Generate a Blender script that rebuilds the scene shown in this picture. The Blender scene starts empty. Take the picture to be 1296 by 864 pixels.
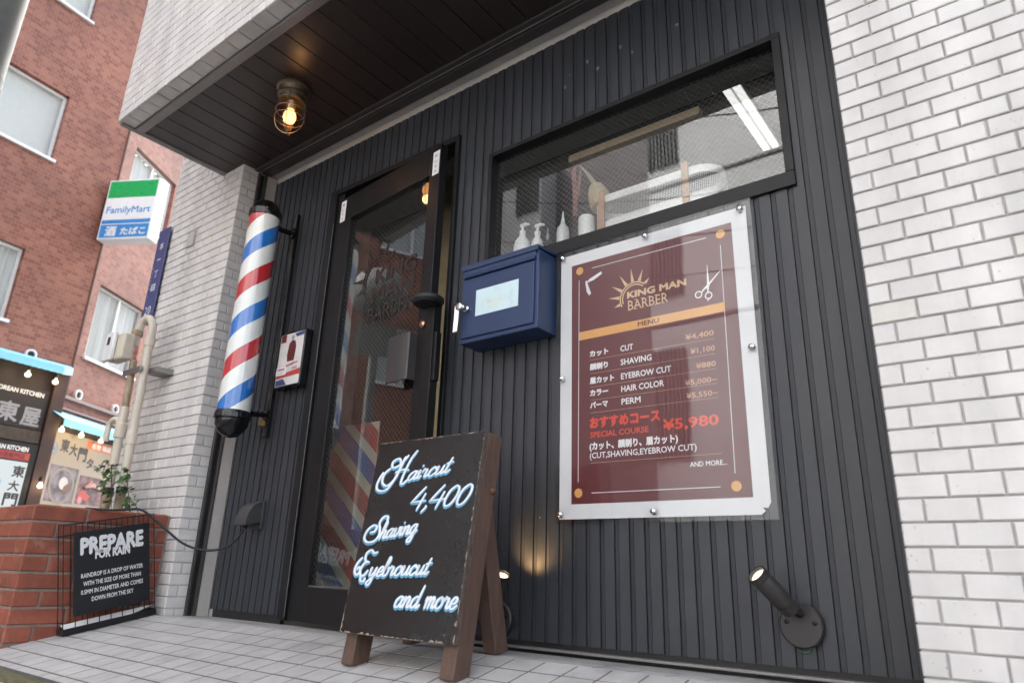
import bpy, bmesh, math, random
from mathutils import Vector, Matrix
random.seed(7)
sc = bpy.context.scene
COL = sc.collection
PI = math.pi

# ------------------------------------------------------------------ camera, sky, sun, exposure
cam = bpy.data.cameras.new('camera')
cam.sensor_width = 36.0
cam.lens = 24.163
cam.clip_start = 0.02
cam.clip_end = 1000
cam_o = bpy.data.objects.new('camera', cam)
COL.objects.link(cam_o)
R0 = (0.7959493649, 0.6046104576, 0.0301795143)
R1 = (-0.1710620494, 0.2724594997, -0.9468387383)
R2 = (-0.5806912982, 0.7484731228, 0.3202898697)
cam_o.matrix_world = Matrix(((R0[0], -R1[0], -R2[0], 0), (R0[1], -R1[1], -R2[1], 0), (R0[2], -R1[2], -R2[2], 0), (0, 0, 0, 1)))
sc.camera = cam_o
cam.dof.use_dof = True; cam.dof.focus_distance = 2.5; cam.dof.aperture_fstop = 3.5

SUN_EL, SUN_AZ = math.radians(48), math.radians(322)      # azimuth clockwise from +y
w = bpy.data.worlds.new('World'); sc.world = w; w.use_nodes = True
nt = w.node_tree; nt.nodes.clear()
sky = nt.nodes.new('ShaderNodeTexSky'); sky.sky_type = 'NISHITA'; sky.sun_disc = False
sky.sun_elevation = SUN_EL; sky.sun_rotation = SUN_AZ
sky.dust_density = 6.0; sky.air_density = 1.0; sky.ozone_density = 1.0
hs = nt.nodes.new('ShaderNodeHueSaturation'); hs.inputs['Saturation'].default_value = 0.46
bg = nt.nodes.new('ShaderNodeBackground'); bg.inputs['Strength'].default_value = 0.15
wo = nt.nodes.new('ShaderNodeOutputWorld')
nt.links.new(sky.outputs[0], hs.inputs['Color']); nt.links.new(hs.outputs[0], bg.inputs[0]); nt.links.new(bg.outputs[0], wo.inputs[0])
sun = bpy.data.lights.new('sun', 'SUN'); sun.energy = 2.0; sun.angle = math.radians(6); sun.color = (1, .99, .98)
sun_o = bpy.data.objects.new('sun', sun); COL.objects.link(sun_o)
sd = Vector((math.sin(SUN_AZ) * math.cos(SUN_EL), math.cos(SUN_AZ) * math.cos(SUN_EL), math.sin(SUN_EL)))
sun_o.rotation_euler = sd.to_track_quat('Z', 'Y').to_euler()
sun_o.location = sd * 30
vs = sc.view_settings
vs.view_transform = 'Standard'; vs.look = 'None'; vs.gamma = 1.0; vs.use_curve_mapping = False
vs.exposure = 2.5
sc.cycles.use_denoising = True
sc.cycles.max_bounces = 10
sc.cycles.transparent_max_bounces = 16
sc.cycles.caustics_reflective = False
sc.cycles.caustics_refractive = False
sc.cycles.sample_clamp_indirect = 4.0

# ------------------------------------------------------------------ materials
MATS = {}
def s2l(*c):
    return tuple(((v / 255) / 12.92 if v / 255 <= .04045 else ((v / 255 + .055) / 1.055) ** 2.4) for v in c)

def base_mat(name):
    m = bpy.data.materials.new(name); m.use_nodes = True
    t = m.node_tree; t.nodes.clear()
    o = t.nodes.new('ShaderNodeOutputMaterial')
    return m, t, o

def pbr(name, col, rough=.5, metal=0., var=.12, nscale=14., bump=0., bscale=60., coat=0., island=0., spec=.5, streak=None, specks=None, stain=None):
    """procedural Principled: colour varied by noise (wear, dirt), roughness varied, optional bump."""
    if name in MATS: return MATS[name]
    m, t, o = base_mat(name); N, L = t.nodes, t.links
    p = N.new('ShaderNodeBsdfPrincipled'); L.new(p.outputs[0], o.inputs[0])
    p.inputs['Metallic'].default_value = metal
    p.inputs['Coat Weight'].default_value = coat
    p.inputs['Specular IOR Level'].default_value = spec
    tc = N.new('ShaderNodeTexCoord')
    nz = N.new('ShaderNodeTexNoise'); nz.inputs['Scale'].default_value = nscale; nz.inputs['Detail'].default_value = 6
    nz.inputs['Roughness'].default_value = .65
    if streak:
        mp = N.new('ShaderNodeMapping'); mp.inputs['Scale'].default_value = streak
        L.new(tc.outputs['Object'], mp.inputs[0]); L.new(mp.outputs[0], nz.inputs['Vector'])
    else:
        L.new(tc.outputs['Object'], nz.inputs['Vector'])
    mr = N.new('ShaderNodeMapRange'); mr.inputs['From Min'].default_value = .3; mr.inputs['From Max'].default_value = .7
    mr.inputs['To Min'].default_value = 1 - var; mr.inputs['To Max'].default_value = 1 + var
    L.new(nz.outputs['Fac'], mr.inputs['Value'])
    last = mr.outputs[0]
    if island:
        g = N.new('ShaderNodeNewGeometry')
        mi = N.new('ShaderNodeMapRange'); mi.inputs['To Min'].default_value = 1 - island; mi.inputs['To Max'].default_value = 1 + island
        L.new(g.outputs['Random Per Island'], mi.inputs['Value'])
        mu = N.new('ShaderNodeMath'); mu.operation = 'MULTIPLY'
        L.new(last, mu.inputs[0]); L.new(mi.outputs[0], mu.inputs[1]); last = mu.outputs[0]
    vm = N.new('ShaderNodeVectorMath'); vm.operation = 'SCALE'
    vm.inputs[0].default_value = col[:3]
    L.new(last, vm.inputs['Scale']); cout = vm.outputs[0]
    def over(col2, fac):
        nonlocal cout
        mm = N.new('ShaderNodeMix'); mm.data_type = 'RGBA'; mm.inputs['B'].default_value = (*col2, 1)
        L.new(fac, mm.inputs['Factor']); L.new(cout, mm.inputs['A']); cout = mm.outputs['Result']
    if stain:                                             # blotches of efflorescence / dirt: (colour, scale, threshold, strength)
        sn = N.new('ShaderNodeTexNoise'); sn.inputs['Scale'].default_value = stain[1]; sn.inputs['Detail'].default_value = 9; sn.inputs['Roughness'].default_value = .7
        L.new(tc.outputs['Object'], sn.inputs['Vector'])
        sm_ = N.new('ShaderNodeMapRange'); sm_.inputs['From Min'].default_value = stain[2]; sm_.inputs['From Max'].default_value = stain[2] + .15; sm_.inputs['To Max'].default_value = stain[3]
        L.new(sn.outputs['Fac'], sm_.inputs['Value']); over(stain[0], sm_.outputs[0])
    if specks:
        vo = N.new('ShaderNodeTexVoronoi'); vo.inputs['Scale'].default_value = 16; vo.inputs['Randomness'].default_value = 1; L.new(tc.outputs['Object'], vo.inputs['Vector'])
        sc_ = N.new('ShaderNodeSeparateColor'); L.new(vo.outputs['Color'], sc_.inputs[0])
        th = N.new('ShaderNodeMath'); th.operation = 'MULTIPLY'; th.inputs[1].default_value = .055; L.new(sc_.outputs[0], th.inputs[0])
        lt_ = N.new('ShaderNodeMath'); lt_.operation = 'LESS_THAN'; L.new(vo.outputs['Distance'], lt_.inputs[0]); L.new(th.outputs[0], lt_.inputs[1])
        gt_ = N.new('ShaderNodeMath'); gt_.operation = 'GREATER_THAN'; gt_.inputs[1].default_value = .6; L.new(sc_.outputs[1], gt_.inputs[0])
        ml = N.new('ShaderNodeMath'); ml.operation = 'MULTIPLY'; L.new(lt_.outputs[0], ml.inputs[0]); L.new(gt_.outputs[0], ml.inputs[1])
        m3 = N.new('ShaderNodeMath'); m3.operation = 'MULTIPLY'; m3.inputs[1].default_value = .7; L.new(ml.outputs[0], m3.inputs[0]); over(specks, m3.outputs[0])
    L.new(cout, p.inputs['Base Color'])
    rr = N.new('ShaderNodeMapRange'); rr.inputs['From Min'].default_value = .3; rr.inputs['From Max'].default_value = .7
    rr.inputs['To Min'].default_value = max(0, rough - .06); rr.inputs['To Max'].default_value = min(1, rough + .08)
    L.new(nz.outputs['Fac'], rr.inputs['Value']); L.new(rr.outputs[0], p.inputs['Roughness'])
    if bump:
        n2 = N.new('ShaderNodeTexNoise'); n2.inputs['Scale'].default_value = bscale; n2.inputs['Detail'].default_value = 4
        L.new(tc.outputs['Object'], n2.inputs['Vector'])
        b = N.new('ShaderNodeBump'); b.inputs['Strength'].default_value = bump; b.inputs['Distance'].default_value = .004
        L.new(n2.outputs['Fac'], b.inputs['Height']); L.new(b.outputs[0], p.inputs['Normal'])
    MATS[name] = m
    return m

def emit(name, col, strength):
    if name in MATS: return MATS[name]
    m, t, o = base_mat(name)
    e = t.nodes.new('ShaderNodeEmission'); e.inputs[0].default_value = (*col, 1); e.inputs[1].default_value = strength
    t.links.new(e.outputs[0], o.inputs[0]); MATS[name] = m
    return m

def sheet_glass(name, ior=1.5, tint=(.9, .93, .92), rough=0.0):
    """one sheet of glass: fresnel mirror over clear transmission."""
    if name in MATS: return MATS[name]
    m, t, o = base_mat(name); N, L = t.nodes, t.links
    tr = N.new('ShaderNodeBsdfTransparent'); tr.inputs[0].default_value = (*tint, 1)
    gl = N.new('ShaderNodeBsdfGlossy'); gl.inputs['Roughness'].default_value = rough
    f0 = ((ior - 1) / (ior + 1)) ** 2                       # Schlick, the same from either side of the sheet
    lw = N.new('ShaderNodeLayerWeight'); lw.inputs['Blend'].default_value = .5
    pw = N.new('ShaderNodeMath'); pw.operation = 'POWER'; pw.inputs[1].default_value = 5; L.new(lw.outputs['Facing'], pw.inputs[0])
    fr = N.new('ShaderNodeMath'); fr.operation = 'MULTIPLY_ADD'; fr.inputs[1].default_value = 1 - f0; fr.inputs[2].default_value = f0
    L.new(pw.outputs[0], fr.inputs[0])
    mx = N.new('ShaderNodeMixShader')
    L.new(fr.outputs[0], mx.inputs[0]); L.new(tr.outputs[0], mx.inputs[1]); L.new(gl.outputs[0], mx.inputs[2]); L.new(mx.outputs[0], o.inputs[0])
    tc = N.new('ShaderNodeTexCoord'); nz = N.new('ShaderNodeTexNoise'); nz.inputs['Scale'].default_value = 3.0
    bp = N.new('ShaderNodeBump'); bp.inputs['Strength'].default_value = .02; bp.inputs['Distance'].default_value = .01
    L.new(tc.outputs['Object'], nz.inputs['Vector']); L.new(nz.outputs['Fac'], bp.inputs['Height']); L.new(bp.outputs[0], gl.inputs['Normal'])
    MATS[name] = m
    return m

def tile_mat(name, col, island=.04, rough=.32, speck=.35, warm=0.0):
    """glazed stoneware wall tile with iron specks; each tile its own shade, a few yellowed."""
    m, t, o = base_mat(name); N, L = t.nodes, t.links
    p = N.new('ShaderNodeBsdfPrincipled'); L.new(p.outputs[0], o.inputs[0]); p.inputs['Roughness'].default_value = rough
    tc = N.new('ShaderNodeTexCoord'); g = N.new('ShaderNodeNewGeometry')
    mi = N.new('ShaderNodeMapRange'); mi.inputs['To Min'].default_value = 1 - island; mi.inputs['To Max'].default_value = 1 + island
    L.new(g.outputs['Random Per Island'], mi.inputs['Value'])
    nz = N.new('ShaderNodeTexNoise'); nz.inputs['Scale'].default_value = 5; nz.inputs['Detail'].default_value = 8; nz.inputs['Roughness'].default_value = .7
    L.new(tc.outputs['Object'], nz.inputs['Vector'])
    m2 = N.new('ShaderNodeMapRange'); m2.inputs['From Min'].default_value = .3; m2.inputs['From Max'].default_value = .7
    m2.inputs['To Min'].default_value = .90; m2.inputs['To Max'].default_value = 1.05
    L.new(nz.outputs['Fac'], m2.inputs['Value'])
    mu0 = N.new('ShaderNodeMath'); mu0.operation = 'MULTIPLY'; L.new(mi.outputs[0], mu0.inputs[0]); L.new(m2.outputs[0], mu0.inputs[1])
    mp = N.new('ShaderNodeMapping'); mp.inputs['Scale'].default_value = (5, 5, .45); L.new(tc.outputs['Object'], mp.inputs[0])   # rain streaks
    ns_ = N.new('ShaderNodeTexNoise'); ns_.inputs['Scale'].default_value = 1.6; ns_.inputs['Detail'].default_value = 5; L.new(mp.outputs[0], ns_.inputs['Vector'])
    ms_ = N.new('ShaderNodeMapRange'); ms_.inputs['From Min'].default_value = .38; ms_.inputs['From Max'].default_value = .66; ms_.inputs['To Min'].default_value = 1.04; ms_.inputs['To Max'].default_value = .88; L.new(ns_.outputs['Fac'], ms_.inputs['Value'])
    mu = N.new('ShaderNodeMath'); mu.operation = 'MULTIPLY'; L.new(mu0.outputs[0], mu.inputs[0]); L.new(ms_.outputs[0], mu.inputs[1])
    # yellowed tiles
    gt = N.new('ShaderNodeMath'); gt.operation = 'GREATER_THAN'; gt.inputs[1].default_value = .988
    L.new(g.outputs['Random Per Island'], gt.inputs[0])
    mc = N.new('ShaderNodeMix'); mc.data_type = 'RGBA'
    mc.inputs['A'].default_value = (*col, 1); mc.inputs['B'].default_value = (col[0] * .97, col[1] * .97, col[2] * .91, 1)
    L.new(gt.outputs[0], mc.inputs['Factor'])
    vm = N.new('ShaderNodeVectorMath'); vm.operation = 'SCALE'; L.new(mc.outputs['Result'], vm.inputs[0]); L.new(mu.outputs[0], vm.inputs['Scale'])
    vo = N.new('ShaderNodeTexVoronoi'); vo.inputs['Scale'].default_value = 70; L.new(tc.outputs['Object'], vo.inputs['Vector'])
    n3 = N.new('ShaderNodeTexNoise'); n3.inputs['Scale'].default_value = 30; L.new(tc.outputs['Object'], n3.inputs['Vector'])
    ad = N.new('ShaderNodeMath'); ad.operation = 'MULTIPLY_ADD'; ad.inputs[1].default_value = .55; 
    L.new(n3.outputs['Fac'], ad.inputs[0]); L.new(vo.outputs['Distance'], ad.inputs[2])
    lt = N.new('ShaderNodeMath'); lt.operation = 'LESS_THAN'; lt.inputs[1].default_value = .345; L.new(ad.outputs[0], lt.inputs[0])
    sk = N.new('ShaderNodeMath'); sk.operation = 'MULTIPLY'; sk.inputs[1].default_value = speck; L.new(lt.outputs[0], sk.inputs[0])
    md = N.new('ShaderNodeMix'); md.data_type = 'RGBA'; md.inputs['B'].default_value = (.12, .09, .07, 1)
    L.new(sk.outputs[0], md.inputs['Factor']); L.new(vm.outputs[0], md.inputs['A']); L.new(md.outputs['Result'], p.inputs['Base Color'])
    b = N.new('ShaderNodeBump'); b.inputs['Strength'].default_value = .12; b.inputs['Distance'].default_value = .003
    n4 = N.new('ShaderNodeTexNoise'); n4.inputs['Scale'].default_value = 45; n4.inputs['Detail'].default_value = 5
    L.new(tc.outputs['Object'], n4.inputs['Vector']); L.new(n4.outputs['Fac'], b.inputs['Height']); L.new(b.outputs[0], p.inputs['Normal'])
    MATS[name] = m
    return m

def brick_mat(name, c1, c2, mort, bw, bh, ms, bump=.5):
    """far brick face laid in UV metres."""
    m, t, o = base_mat(name); N, L = t.nodes, t.links
    p = N.new('ShaderNodeBsdfPrincipled'); L.new(p.outputs[0], o.inputs[0]); p.inputs['Roughness'].default_value = .65
    uv = N.new('ShaderNodeUVMap')
    br = N.new('ShaderNodeTexBrick'); br.inputs['Scale'].default_value = 1; br.inputs['Brick Width'].default_value = bw
    br.inputs['Row Height'].default_value = bh; br.inputs['Mortar Size'].default_value = ms; br.inputs['Mortar Smooth'].default_value = .2
    br.inputs['Bias'].default_value = -.15
    br.inputs['Color1'].default_value = (*c1, 1); br.inputs['Color2'].default_value = (*c2, 1); br.inputs['Mortar'].default_value = (*mort, 1)
    L.new(uv.outputs[0], br.inputs['Vector'])
    nz = N.new('ShaderNodeTexNoise'); nz.inputs['Scale'].default_value = .8; nz.inputs['Detail'].default_value = 7; L.new(uv.outputs[0], nz.inputs['Vector'])
    mr = N.new('ShaderNodeMapRange'); mr.inputs['From Min'].default_value = .3; mr.inputs['From Max'].default_value = .7
    mr.inputs['To Min'].default_value = .78; mr.inputs['To Max'].default_value = 1.2; L.new(nz.outputs['Fac'], mr.inputs['Value'])
    vm = N.new('ShaderNodeVectorMath'); vm.operation = 'SCALE'; L.new(br.outputs['Color'], vm.inputs[0]); L.new(mr.outputs[0], vm.inputs['Scale'])
    L.new(vm.outputs[0], p.inputs['Base Color'])
    b = N.new('ShaderNodeBump'); b.inputs['Strength'].default_value = bump; b.inputs['Distance'].default_value = .006; b.invert = True
    L.new(br.outputs['Fac'], b.inputs['Height']); L.new(b.outputs[0], p.inputs['Normal'])
    MATS[name] = m
    return m

# ------------------------------------------------------------------ mesh builder
ROOT = {}
def root_of(o):
    return ROOT.get(o.name, Vector((0, 0, 0)))

def V(*a): return Vector(a)

def frame(axis):
    a = Vector(axis).normalized()
    h = Vector((0, 0, 1)) if abs(a.z) < .9 else Vector((1, 0, 0))
    u = h.cross(a).normalized(); v = a.cross(u)
    return a, u, v

class MB:
    def __init__(s): s.v = []; s.f = []; s.uv = {}
    def add(s, vs, fs):
        n = len(s.v); s.v += [Vector(p) for p in vs]; s.f += [tuple(i + n for i in f) for f in fs]
        return s
    def box(s, x0, x1, y0, y1, z0, z1):
        return s.add([(x0, y0, z0), (x1, y0, z0), (x1, y1, z0), (x0, y1, z0), (x0, y0, z1), (x1, y0, z1), (x1, y1, z1), (x0, y1, z1)],
                     [(0, 3, 2, 1), (4, 5, 6, 7), (0, 1, 5, 4), (1, 2, 6, 5), (2, 3, 7, 6), (3, 0, 4, 7)])
    def obox(s, o, a, b, c):
        o, a, b, c = Vector(o), Vector(a), Vector(b), Vector(c)
        vs = [o, o + a, o + a + b, o + b, o + c, o + a + c, o + a + b + c, o + b + c]
        fs = [(0, 3, 2, 1), (4, 5, 6, 7), (0, 1, 5, 4), (1, 2, 6, 5), (2, 3, 7, 6), (3, 0, 4, 7)]
        if a.cross(b).dot(c) < 0: fs = [f[::-1] for f in fs]
        return s.add(vs, fs)
    def quad(s, a, b, c, d):
        return s.add([a, b, c, d], [(0, 1, 2, 3)])
    def tube(s, pts, r, n=8, closed=False, cap=True):
        pts = [Vector(p) for p in pts]; m = len(pts); vs = []; fs = []
        u = None
        for i, p in enumerate(pts):
            if closed: t = pts[(i + 1) % m] - pts[i - 1]
            else: t = pts[min(i + 1, m - 1)] - pts[max(i - 1, 0)]
            t.normalize()
            if u is None: _, u, _ = frame(t)
            u = (u - t * u.dot(t)).normalized(); v = t.cross(u)
            rr = r[i] if isinstance(r, (list, tuple)) else r
            for k in range(n):
                a = 2 * PI * k / n
                vs.append(p + (u * math.cos(a) + v * math.sin(a)) * rr)
        for i in range(m if closed else m - 1):
            j = (i + 1) % m
            for k in range(n):
                fs.append((i * n + k, i * n + (k + 1) % n, j * n + (k + 1) % n, j * n + k))
        if cap and not closed:
            fs.append(tuple(range(n))[::-1]); fs.append(tuple((m - 1) * n + k for k in range(n)))
        return s.add(vs, fs)
    def lathe(s, base, axis, prof, n=28, ang=2 * PI):
        """prof: (radius, height) along axis"""
        a, u, v = frame(axis); base = Vector(base); vs = []; fs = []
        for (r, h) in prof:
            for k in range(n):
                t = 2 * PI * k / n
                vs.append(base + a * h + (u * math.cos(t) + v * math.sin(t)) * r)
        for i in range(len(prof) - 1):
            for k in range(n):
                fs.append((i * n + k, i * n + (k + 1) % n, (i + 1) * n + (k + 1) % n, (i + 1) * n + k))
        if prof[0][0] > 1e-5: fs.append(tuple(range(n))[::-1])
        if prof[-1][0] > 1e-5: fs.append(tuple((len(prof) - 1) * n + k for k in range(n)))
        return s.add(vs, fs)
    def prism(s, poly, o, ux, uz, dep):
        """closed polygon (2D) extruded along dep"""
        o, ux, uz, dep = Vector(o), Vector(ux), Vector(uz), Vector(dep); n = len(poly)
        A = [o + ux * p[0] + uz * p[1] for p in poly]; B = [p + dep for p in A]
        area = sum(poly[i][0] * poly[(i + 1) % n][1] - poly[(i + 1) % n][0] * poly[i][1] for i in range(n))
        fl = (ux.cross(uz).dot(dep) > 0) == (area > 0)
        fs = [tuple(range(n))[::-1], tuple(range(n, 2 * n))] + [(i, (i + 1) % n, n + (i + 1) % n, n + i) for i in range(n)]
        if not fl: fs = [f[::-1] for f in fs]
        return s.add(A + B, fs)
    def tile(s, o, ux, uz, n, w, h, d, c=.0025):
        """one wall tile standing d proud of the bed, front edges chamfered"""
        jn = Vector(n) * random.uniform(-1, 1) * min(.0006, d * .12)
        P = lambda x, z, y: o + ux * x + uz * z + n * y + jn
        vs = [P(0, 0, 0), P(w, 0, 0), P(w, h, 0), P(0, h, 0), P(0, 0, d - c), P(w, 0, d - c), P(w, h, d - c), P(0, h, d - c),
              P(c, c, d), P(w - c, c, d), P(w - c, h - c, d), P(c, h - c, d)]
        fs = [(8, 9, 10, 11), (4, 5, 9, 8), (5, 6, 10, 9), (6, 7, 11, 10), (7, 4, 8, 11), (0, 1, 5, 4), (1, 2, 6, 5), (2, 3, 7, 6), (3, 0, 4, 7)]
        if ux.cross(uz).dot(n) < 0: fs = [f[::-1] for f in fs]
        return s.add(vs, fs)
    def build(s, name, mat, parent=None, bevel=0., smooth=35., label=None, loc=None, solid=0., uvs=None, subsurf=0):
        me = bpy.data.meshes.new(name)
        off = root_of(parent) if parent else Vector(loc or (0, 0, 0))
        me.from_pydata([v - off for v in s.v], [], s.f)
        me.materials.append(mat)
        if smooth:
            bm = bmesh.new(); bm.from_mesh(me); lim = math.radians(smooth)
            for f in bm.faces: f.smooth = True
            for e in bm.edges:
                if len(e.link_faces) != 2 or e.calc_face_angle(9) > lim: e.smooth = False
            bm.to_mesh(me); bm.free()
        if uvs:
            ul = me.uv_layers.new(name='UVMap')
            for lp in me.loops: ul.data[lp.index].uv = uvs(s.v[lp.vertex_index])
        o = bpy.data.objects.new(name, me); COL.objects.link(o)
        if parent:
            o.parent = parent; ROOT[o.name] = off
        else:
            o.location = off; ROOT[o.name] = off
        if bevel:
            b = o.modifiers.new('bevel', 'BEVEL'); b.width = bevel; b.segments = 2; b.limit_method = 'ANGLE'; b.angle_limit = math.radians(40)
        if label: o['label'] = label
        return o

def thing(name, label, cat, loc, group=None):
    o = bpy.data.objects.new(name, None); COL.objects.link(o); o.location = loc; o.empty_display_size = .05
    o['label'] = label; o['category'] = cat
    if group: o['group'] = group
    ROOT[o.name] = Vector(loc)
    return o

def tag(o, label, cat, group=None):
    o['label'] = label; o['category'] = cat
    if group: o['group'] = group
    return o

def struct(o):
    o['kind'] = 'structure'; return o

# ------------------------------------------------------------------ lettering
def text2d(s, off=0., res=2):
    c = bpy.data.curves.new('lettering', 'FONT'); c.body = s; c.size = 1; c.offset = off; c.resolution_u = res
    o = bpy.data.objects.new('lettering', c); COL.objects.link(o)
    dg = bpy.context.evaluated_depsgraph_get()
    m = bpy.data.meshes.new_from_object(o.evaluated_get(dg))
    vs = [(v.co.x, v.co.y) for v in m.vertices]; fs = [tuple(p.vertices) for p in m.polygons]
    bpy.data.objects.remove(o); bpy.data.curves.remove(c); bpy.data.meshes.remove(m)
    return vs, fs

def write(s, mat, parent, o, ux, uz, h, width=None, bold=.0, align='l', lift=.0004, cap=.7, track=1.0, name='lettering', shear=0., sink=0.):
    """a line of writing lying on a surface: o = start of its baseline, h = capital height"""
    vs, fs = text2d(s)
    if not vs: return None
    x0 = min(v[0] for v in vs); x1 = max(v[0] for v in vs)
    k = h / cap
    kx = k if width is None else width / (x1 - x0)
    ux, uz, o = Vector(ux).normalized(), Vector(uz).normalized(), Vector(o)
    n = ux.cross(uz)
    sh = {'l': 0, 'c': -(x1 - x0) / 2, 'r': -(x1 - x0)}[align]
    mb = MB()
    cp = [(0, 0)] if not bold else [(0, 0), (bold, 0), (-bold, 0), (0, bold), (0, -bold), (bold * .7, bold * .7), (-bold * .7, -bold * .7)]
    for i, (bx, bz_) in enumerate(cp):                       # heavier weights: the outline laid over itself a hair apart
        mb.add([o + ux * ((v[0] + bx - x0 + sh) * kx + shear * v[1] * k) + uz * ((v[1] + bz_) * k) + n * (lift * (1 + .06 * i)) for v in vs], fs)
    return mb.build(name, mat, parent, smooth=0)

def disc(mb, o, ux, uz, r, n=28, lift=0.):
    o, ux, uz = Vector(o), Vector(ux), Vector(uz); nn = ux.cross(uz) * lift
    mb.add([o + nn + ux * (r * math.cos(2 * PI * k / n)) + uz * (r * math.sin(2 * PI * k / n)) for k in range(n)], [tuple(range(n))])

def ring(mb, o, ux, uz, r0, r1, n=40, a0=0., a1=2 * PI, lift=0.):
    o, ux, uz = Vector(o), Vector(ux), Vector(uz); nn = ux.cross(uz) * lift
    full = abs(a1 - a0 - 2 * PI) < 1e-6; m = n if full else n + 1; vs = []
    for k in range(m):
        a = a0 + (a1 - a0) * k / n
        for r in (r0, r1): vs.append(o + nn + ux * (r * math.cos(a)) + uz * (r * math.sin(a)))
    fs = []
    for k in range(n):
        j = (k + 1) % m; fs.append((2 * k, 2 * k + 1, 2 * j + 1, 2 * j))
    mb.add(vs, fs)

def flat(mb, pts, o, ux, uz, lift=0.):
    o, ux, uz = Vector(o), Vector(ux), Vector(uz); n = ux.cross(uz) * lift
    mb.add([o + n + ux * p[0] + uz * p[1] for p in pts], [tuple(range(len(pts)))])

def catmull(p, n=8):
    out = []
    for i in range(len(p) - 1):
        p0 = p[max(i - 1, 0)]; p1 = p[i]; p2 = p[i + 1]; p3 = p[min(i + 2, len(p) - 1)]
        for k in range(n):
            t = k / n
            out.append(tuple(.5 * (2 * p1[c] + (p2[c] - p0[c]) * t + (2 * p0[c] - 5 * p1[c] + 4 * p2[c] - p3[c]) * t * t + (3 * p1[c] - p0[c] - 3 * p2[c] + p3[c]) * t ** 3) for c in range(len(p1))))
    out.append(tuple(p[-1])); return out

# ================================================================== materials used
M_tile = tile_mat('glazed_white_tile', (.66, .636, .618))
M_mortar = pbr('tile_joint', (.43, .415, .405), .9, var=.15, nscale=20)
M_clad = pbr('charcoal_steel_siding', (.034, .037, .044), .42, var=.12, nscale=3, bump=.12, bscale=420, streak=(6, 6, .6), specks=(.30, .30, .29), stain=((.075, .076, .078), 1.7, .60, .22))
M_dark = pbr('black_painted_metal', (.009, .009, .0105), .45, var=.2, spec=.35)
M_door = pbr('black_door_metal', (.0085, .0082, .009), .42, var=.2, nscale=5, spec=.35)
M_soffit = pbr('brown_soffit_board', (.033, .0225, .0205), .36, var=.07, nscale=5)
M_trim = pbr('grey_alloy_trim', (.24, .225, .215), .36, metal=.3, var=.15, nscale=6)
M_rail = pbr('dark_bronze_rail', (.09, .082, .078), .35, metal=.45, var=.15, nscale=8)
M_cream = pbr('cream_painted_strip', (.46, .43, .40), .6, var=.1, nscale=6)
M_plaster = pbr('interior_plaster', (.45, .42, .38), .8, var=.05)
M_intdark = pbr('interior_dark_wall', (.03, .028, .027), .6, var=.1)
M_wood = pbr('brown_stained_wood', (.105, .062, .046), .55, var=.3, nscale=9, bump=.25, bscale=80, streak=(14, 14, 1.2))
M_steel = pbr('polished_steel', (.62, .62, .62), .2, metal=1., var=.05)
M_white = pbr('white_plastic', (.74, .74, .73), .35, var=.03)
M_black = pbr('black_rubber', (.012, .012, .013), .55, var=.15)
M_inkw = pbr('white_ink', (.78, .78, .78), .5, var=.02)
M_inkk = pbr('black_ink', (.015, .013, .013), .5, var=.02)
M_glass = sheet_glass('reflective_wired_glass', 2.1, (.93, .95, .94))
M_doorglass = sheet_glass('reflective_door_glass', 2.4, (.88, .89, .86))
M_acryl = sheet_glass('clear_acrylic', 1.48, (.98, .985, .985))
M_clear = sheet_glass('clear_jar_glass', 1.5, (.96, .95, .93))
M_bulb = emit('lit_warm_bulb', (1, .50, .20), .9)
M_glow = emit('lit_warm_globe', (1, .86, .66), .75)
M_tube = emit('lit_fluorescent_tube', (1, .98, .95), .2)

GZ = -.224                     # pavement level against the facade
def gz(y): return GZ - .045 * (y - 1.70) if y >= 1.70 else GZ - .21 * (1.70 - y)
X, Y, Z = V(1, 0, 0), V(0, 1, 0), V(0, 0, 1)
FRONT = -Y

# ================================================================== ground
M_pave = pbr('grey_paving_tile', (.445, .428, .413), .8, var=.12, nscale=14, bump=.3, bscale=160, island=.05, stain=((.20, .19, .18), 3.2, .56, .5))
M_joint = pbr('paving_joint', (.12, .113, .107), .95, var=.2)
M_road = pbr('street_asphalt', (.075, .075, .075), .9, var=.25, nscale=30, bump=.6, bscale=220)
M_conc = pbr('worn_concrete', (.38, .365, .345), .85, var=.2, nscale=12, bump=.3, bscale=60, stain=((.13, .12, .11), 6, .5, .6))
M_moss = pbr('mossy_gutter', (.12, .115, .06), .95, var=.5, nscale=40, bump=.8, bscale=120)
b = MB(); b.quad((-200, -200, -.46), (200, -200, -.46), (200, 200, -.46), (-200, 200, -.46)); struct(b.build('road', M_road, smooth=0))
b = MB(); b.box(-3.9, 3, .60, .985, -.60, -.385); struct(b.build('gutter', M_conc, bevel=.006))
b = MB(); b.box(-3.9, 3, .9855, 1.043, -.60, -.372); struct(b.build('gutter_moss', M_moss))
b = MB()
b.add([(-3.45, 1.045, -.60), (3, 1.045, -.60), (3, 1.045, gz(1.045) - .0016), (-3.45, 1.045, gz(1.045) - .0016),
       (-3.45, 1.70, GZ - .0016), (3, 1.70, GZ - .0016), (3, 1.99, gz(1.99) - .0016), (-3.45, 1.99, gz(1.99) - .0016)],
      [(0, 1, 2, 3), (3, 2, 5, 4), (4, 5, 6, 7)])
struct(b.build('pavement', M_joint, smooth=0))
tb = MB()
sl = math.atan(.21); us = V(0, math.cos(sl), math.sin(sl)); ns = V(0, -math.sin(sl), math.cos(sl))
ys = [1.046, 1.084, 1.174, 1.265, 1.355, 1.445, 1.535, 1.625, 1.70]
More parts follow.
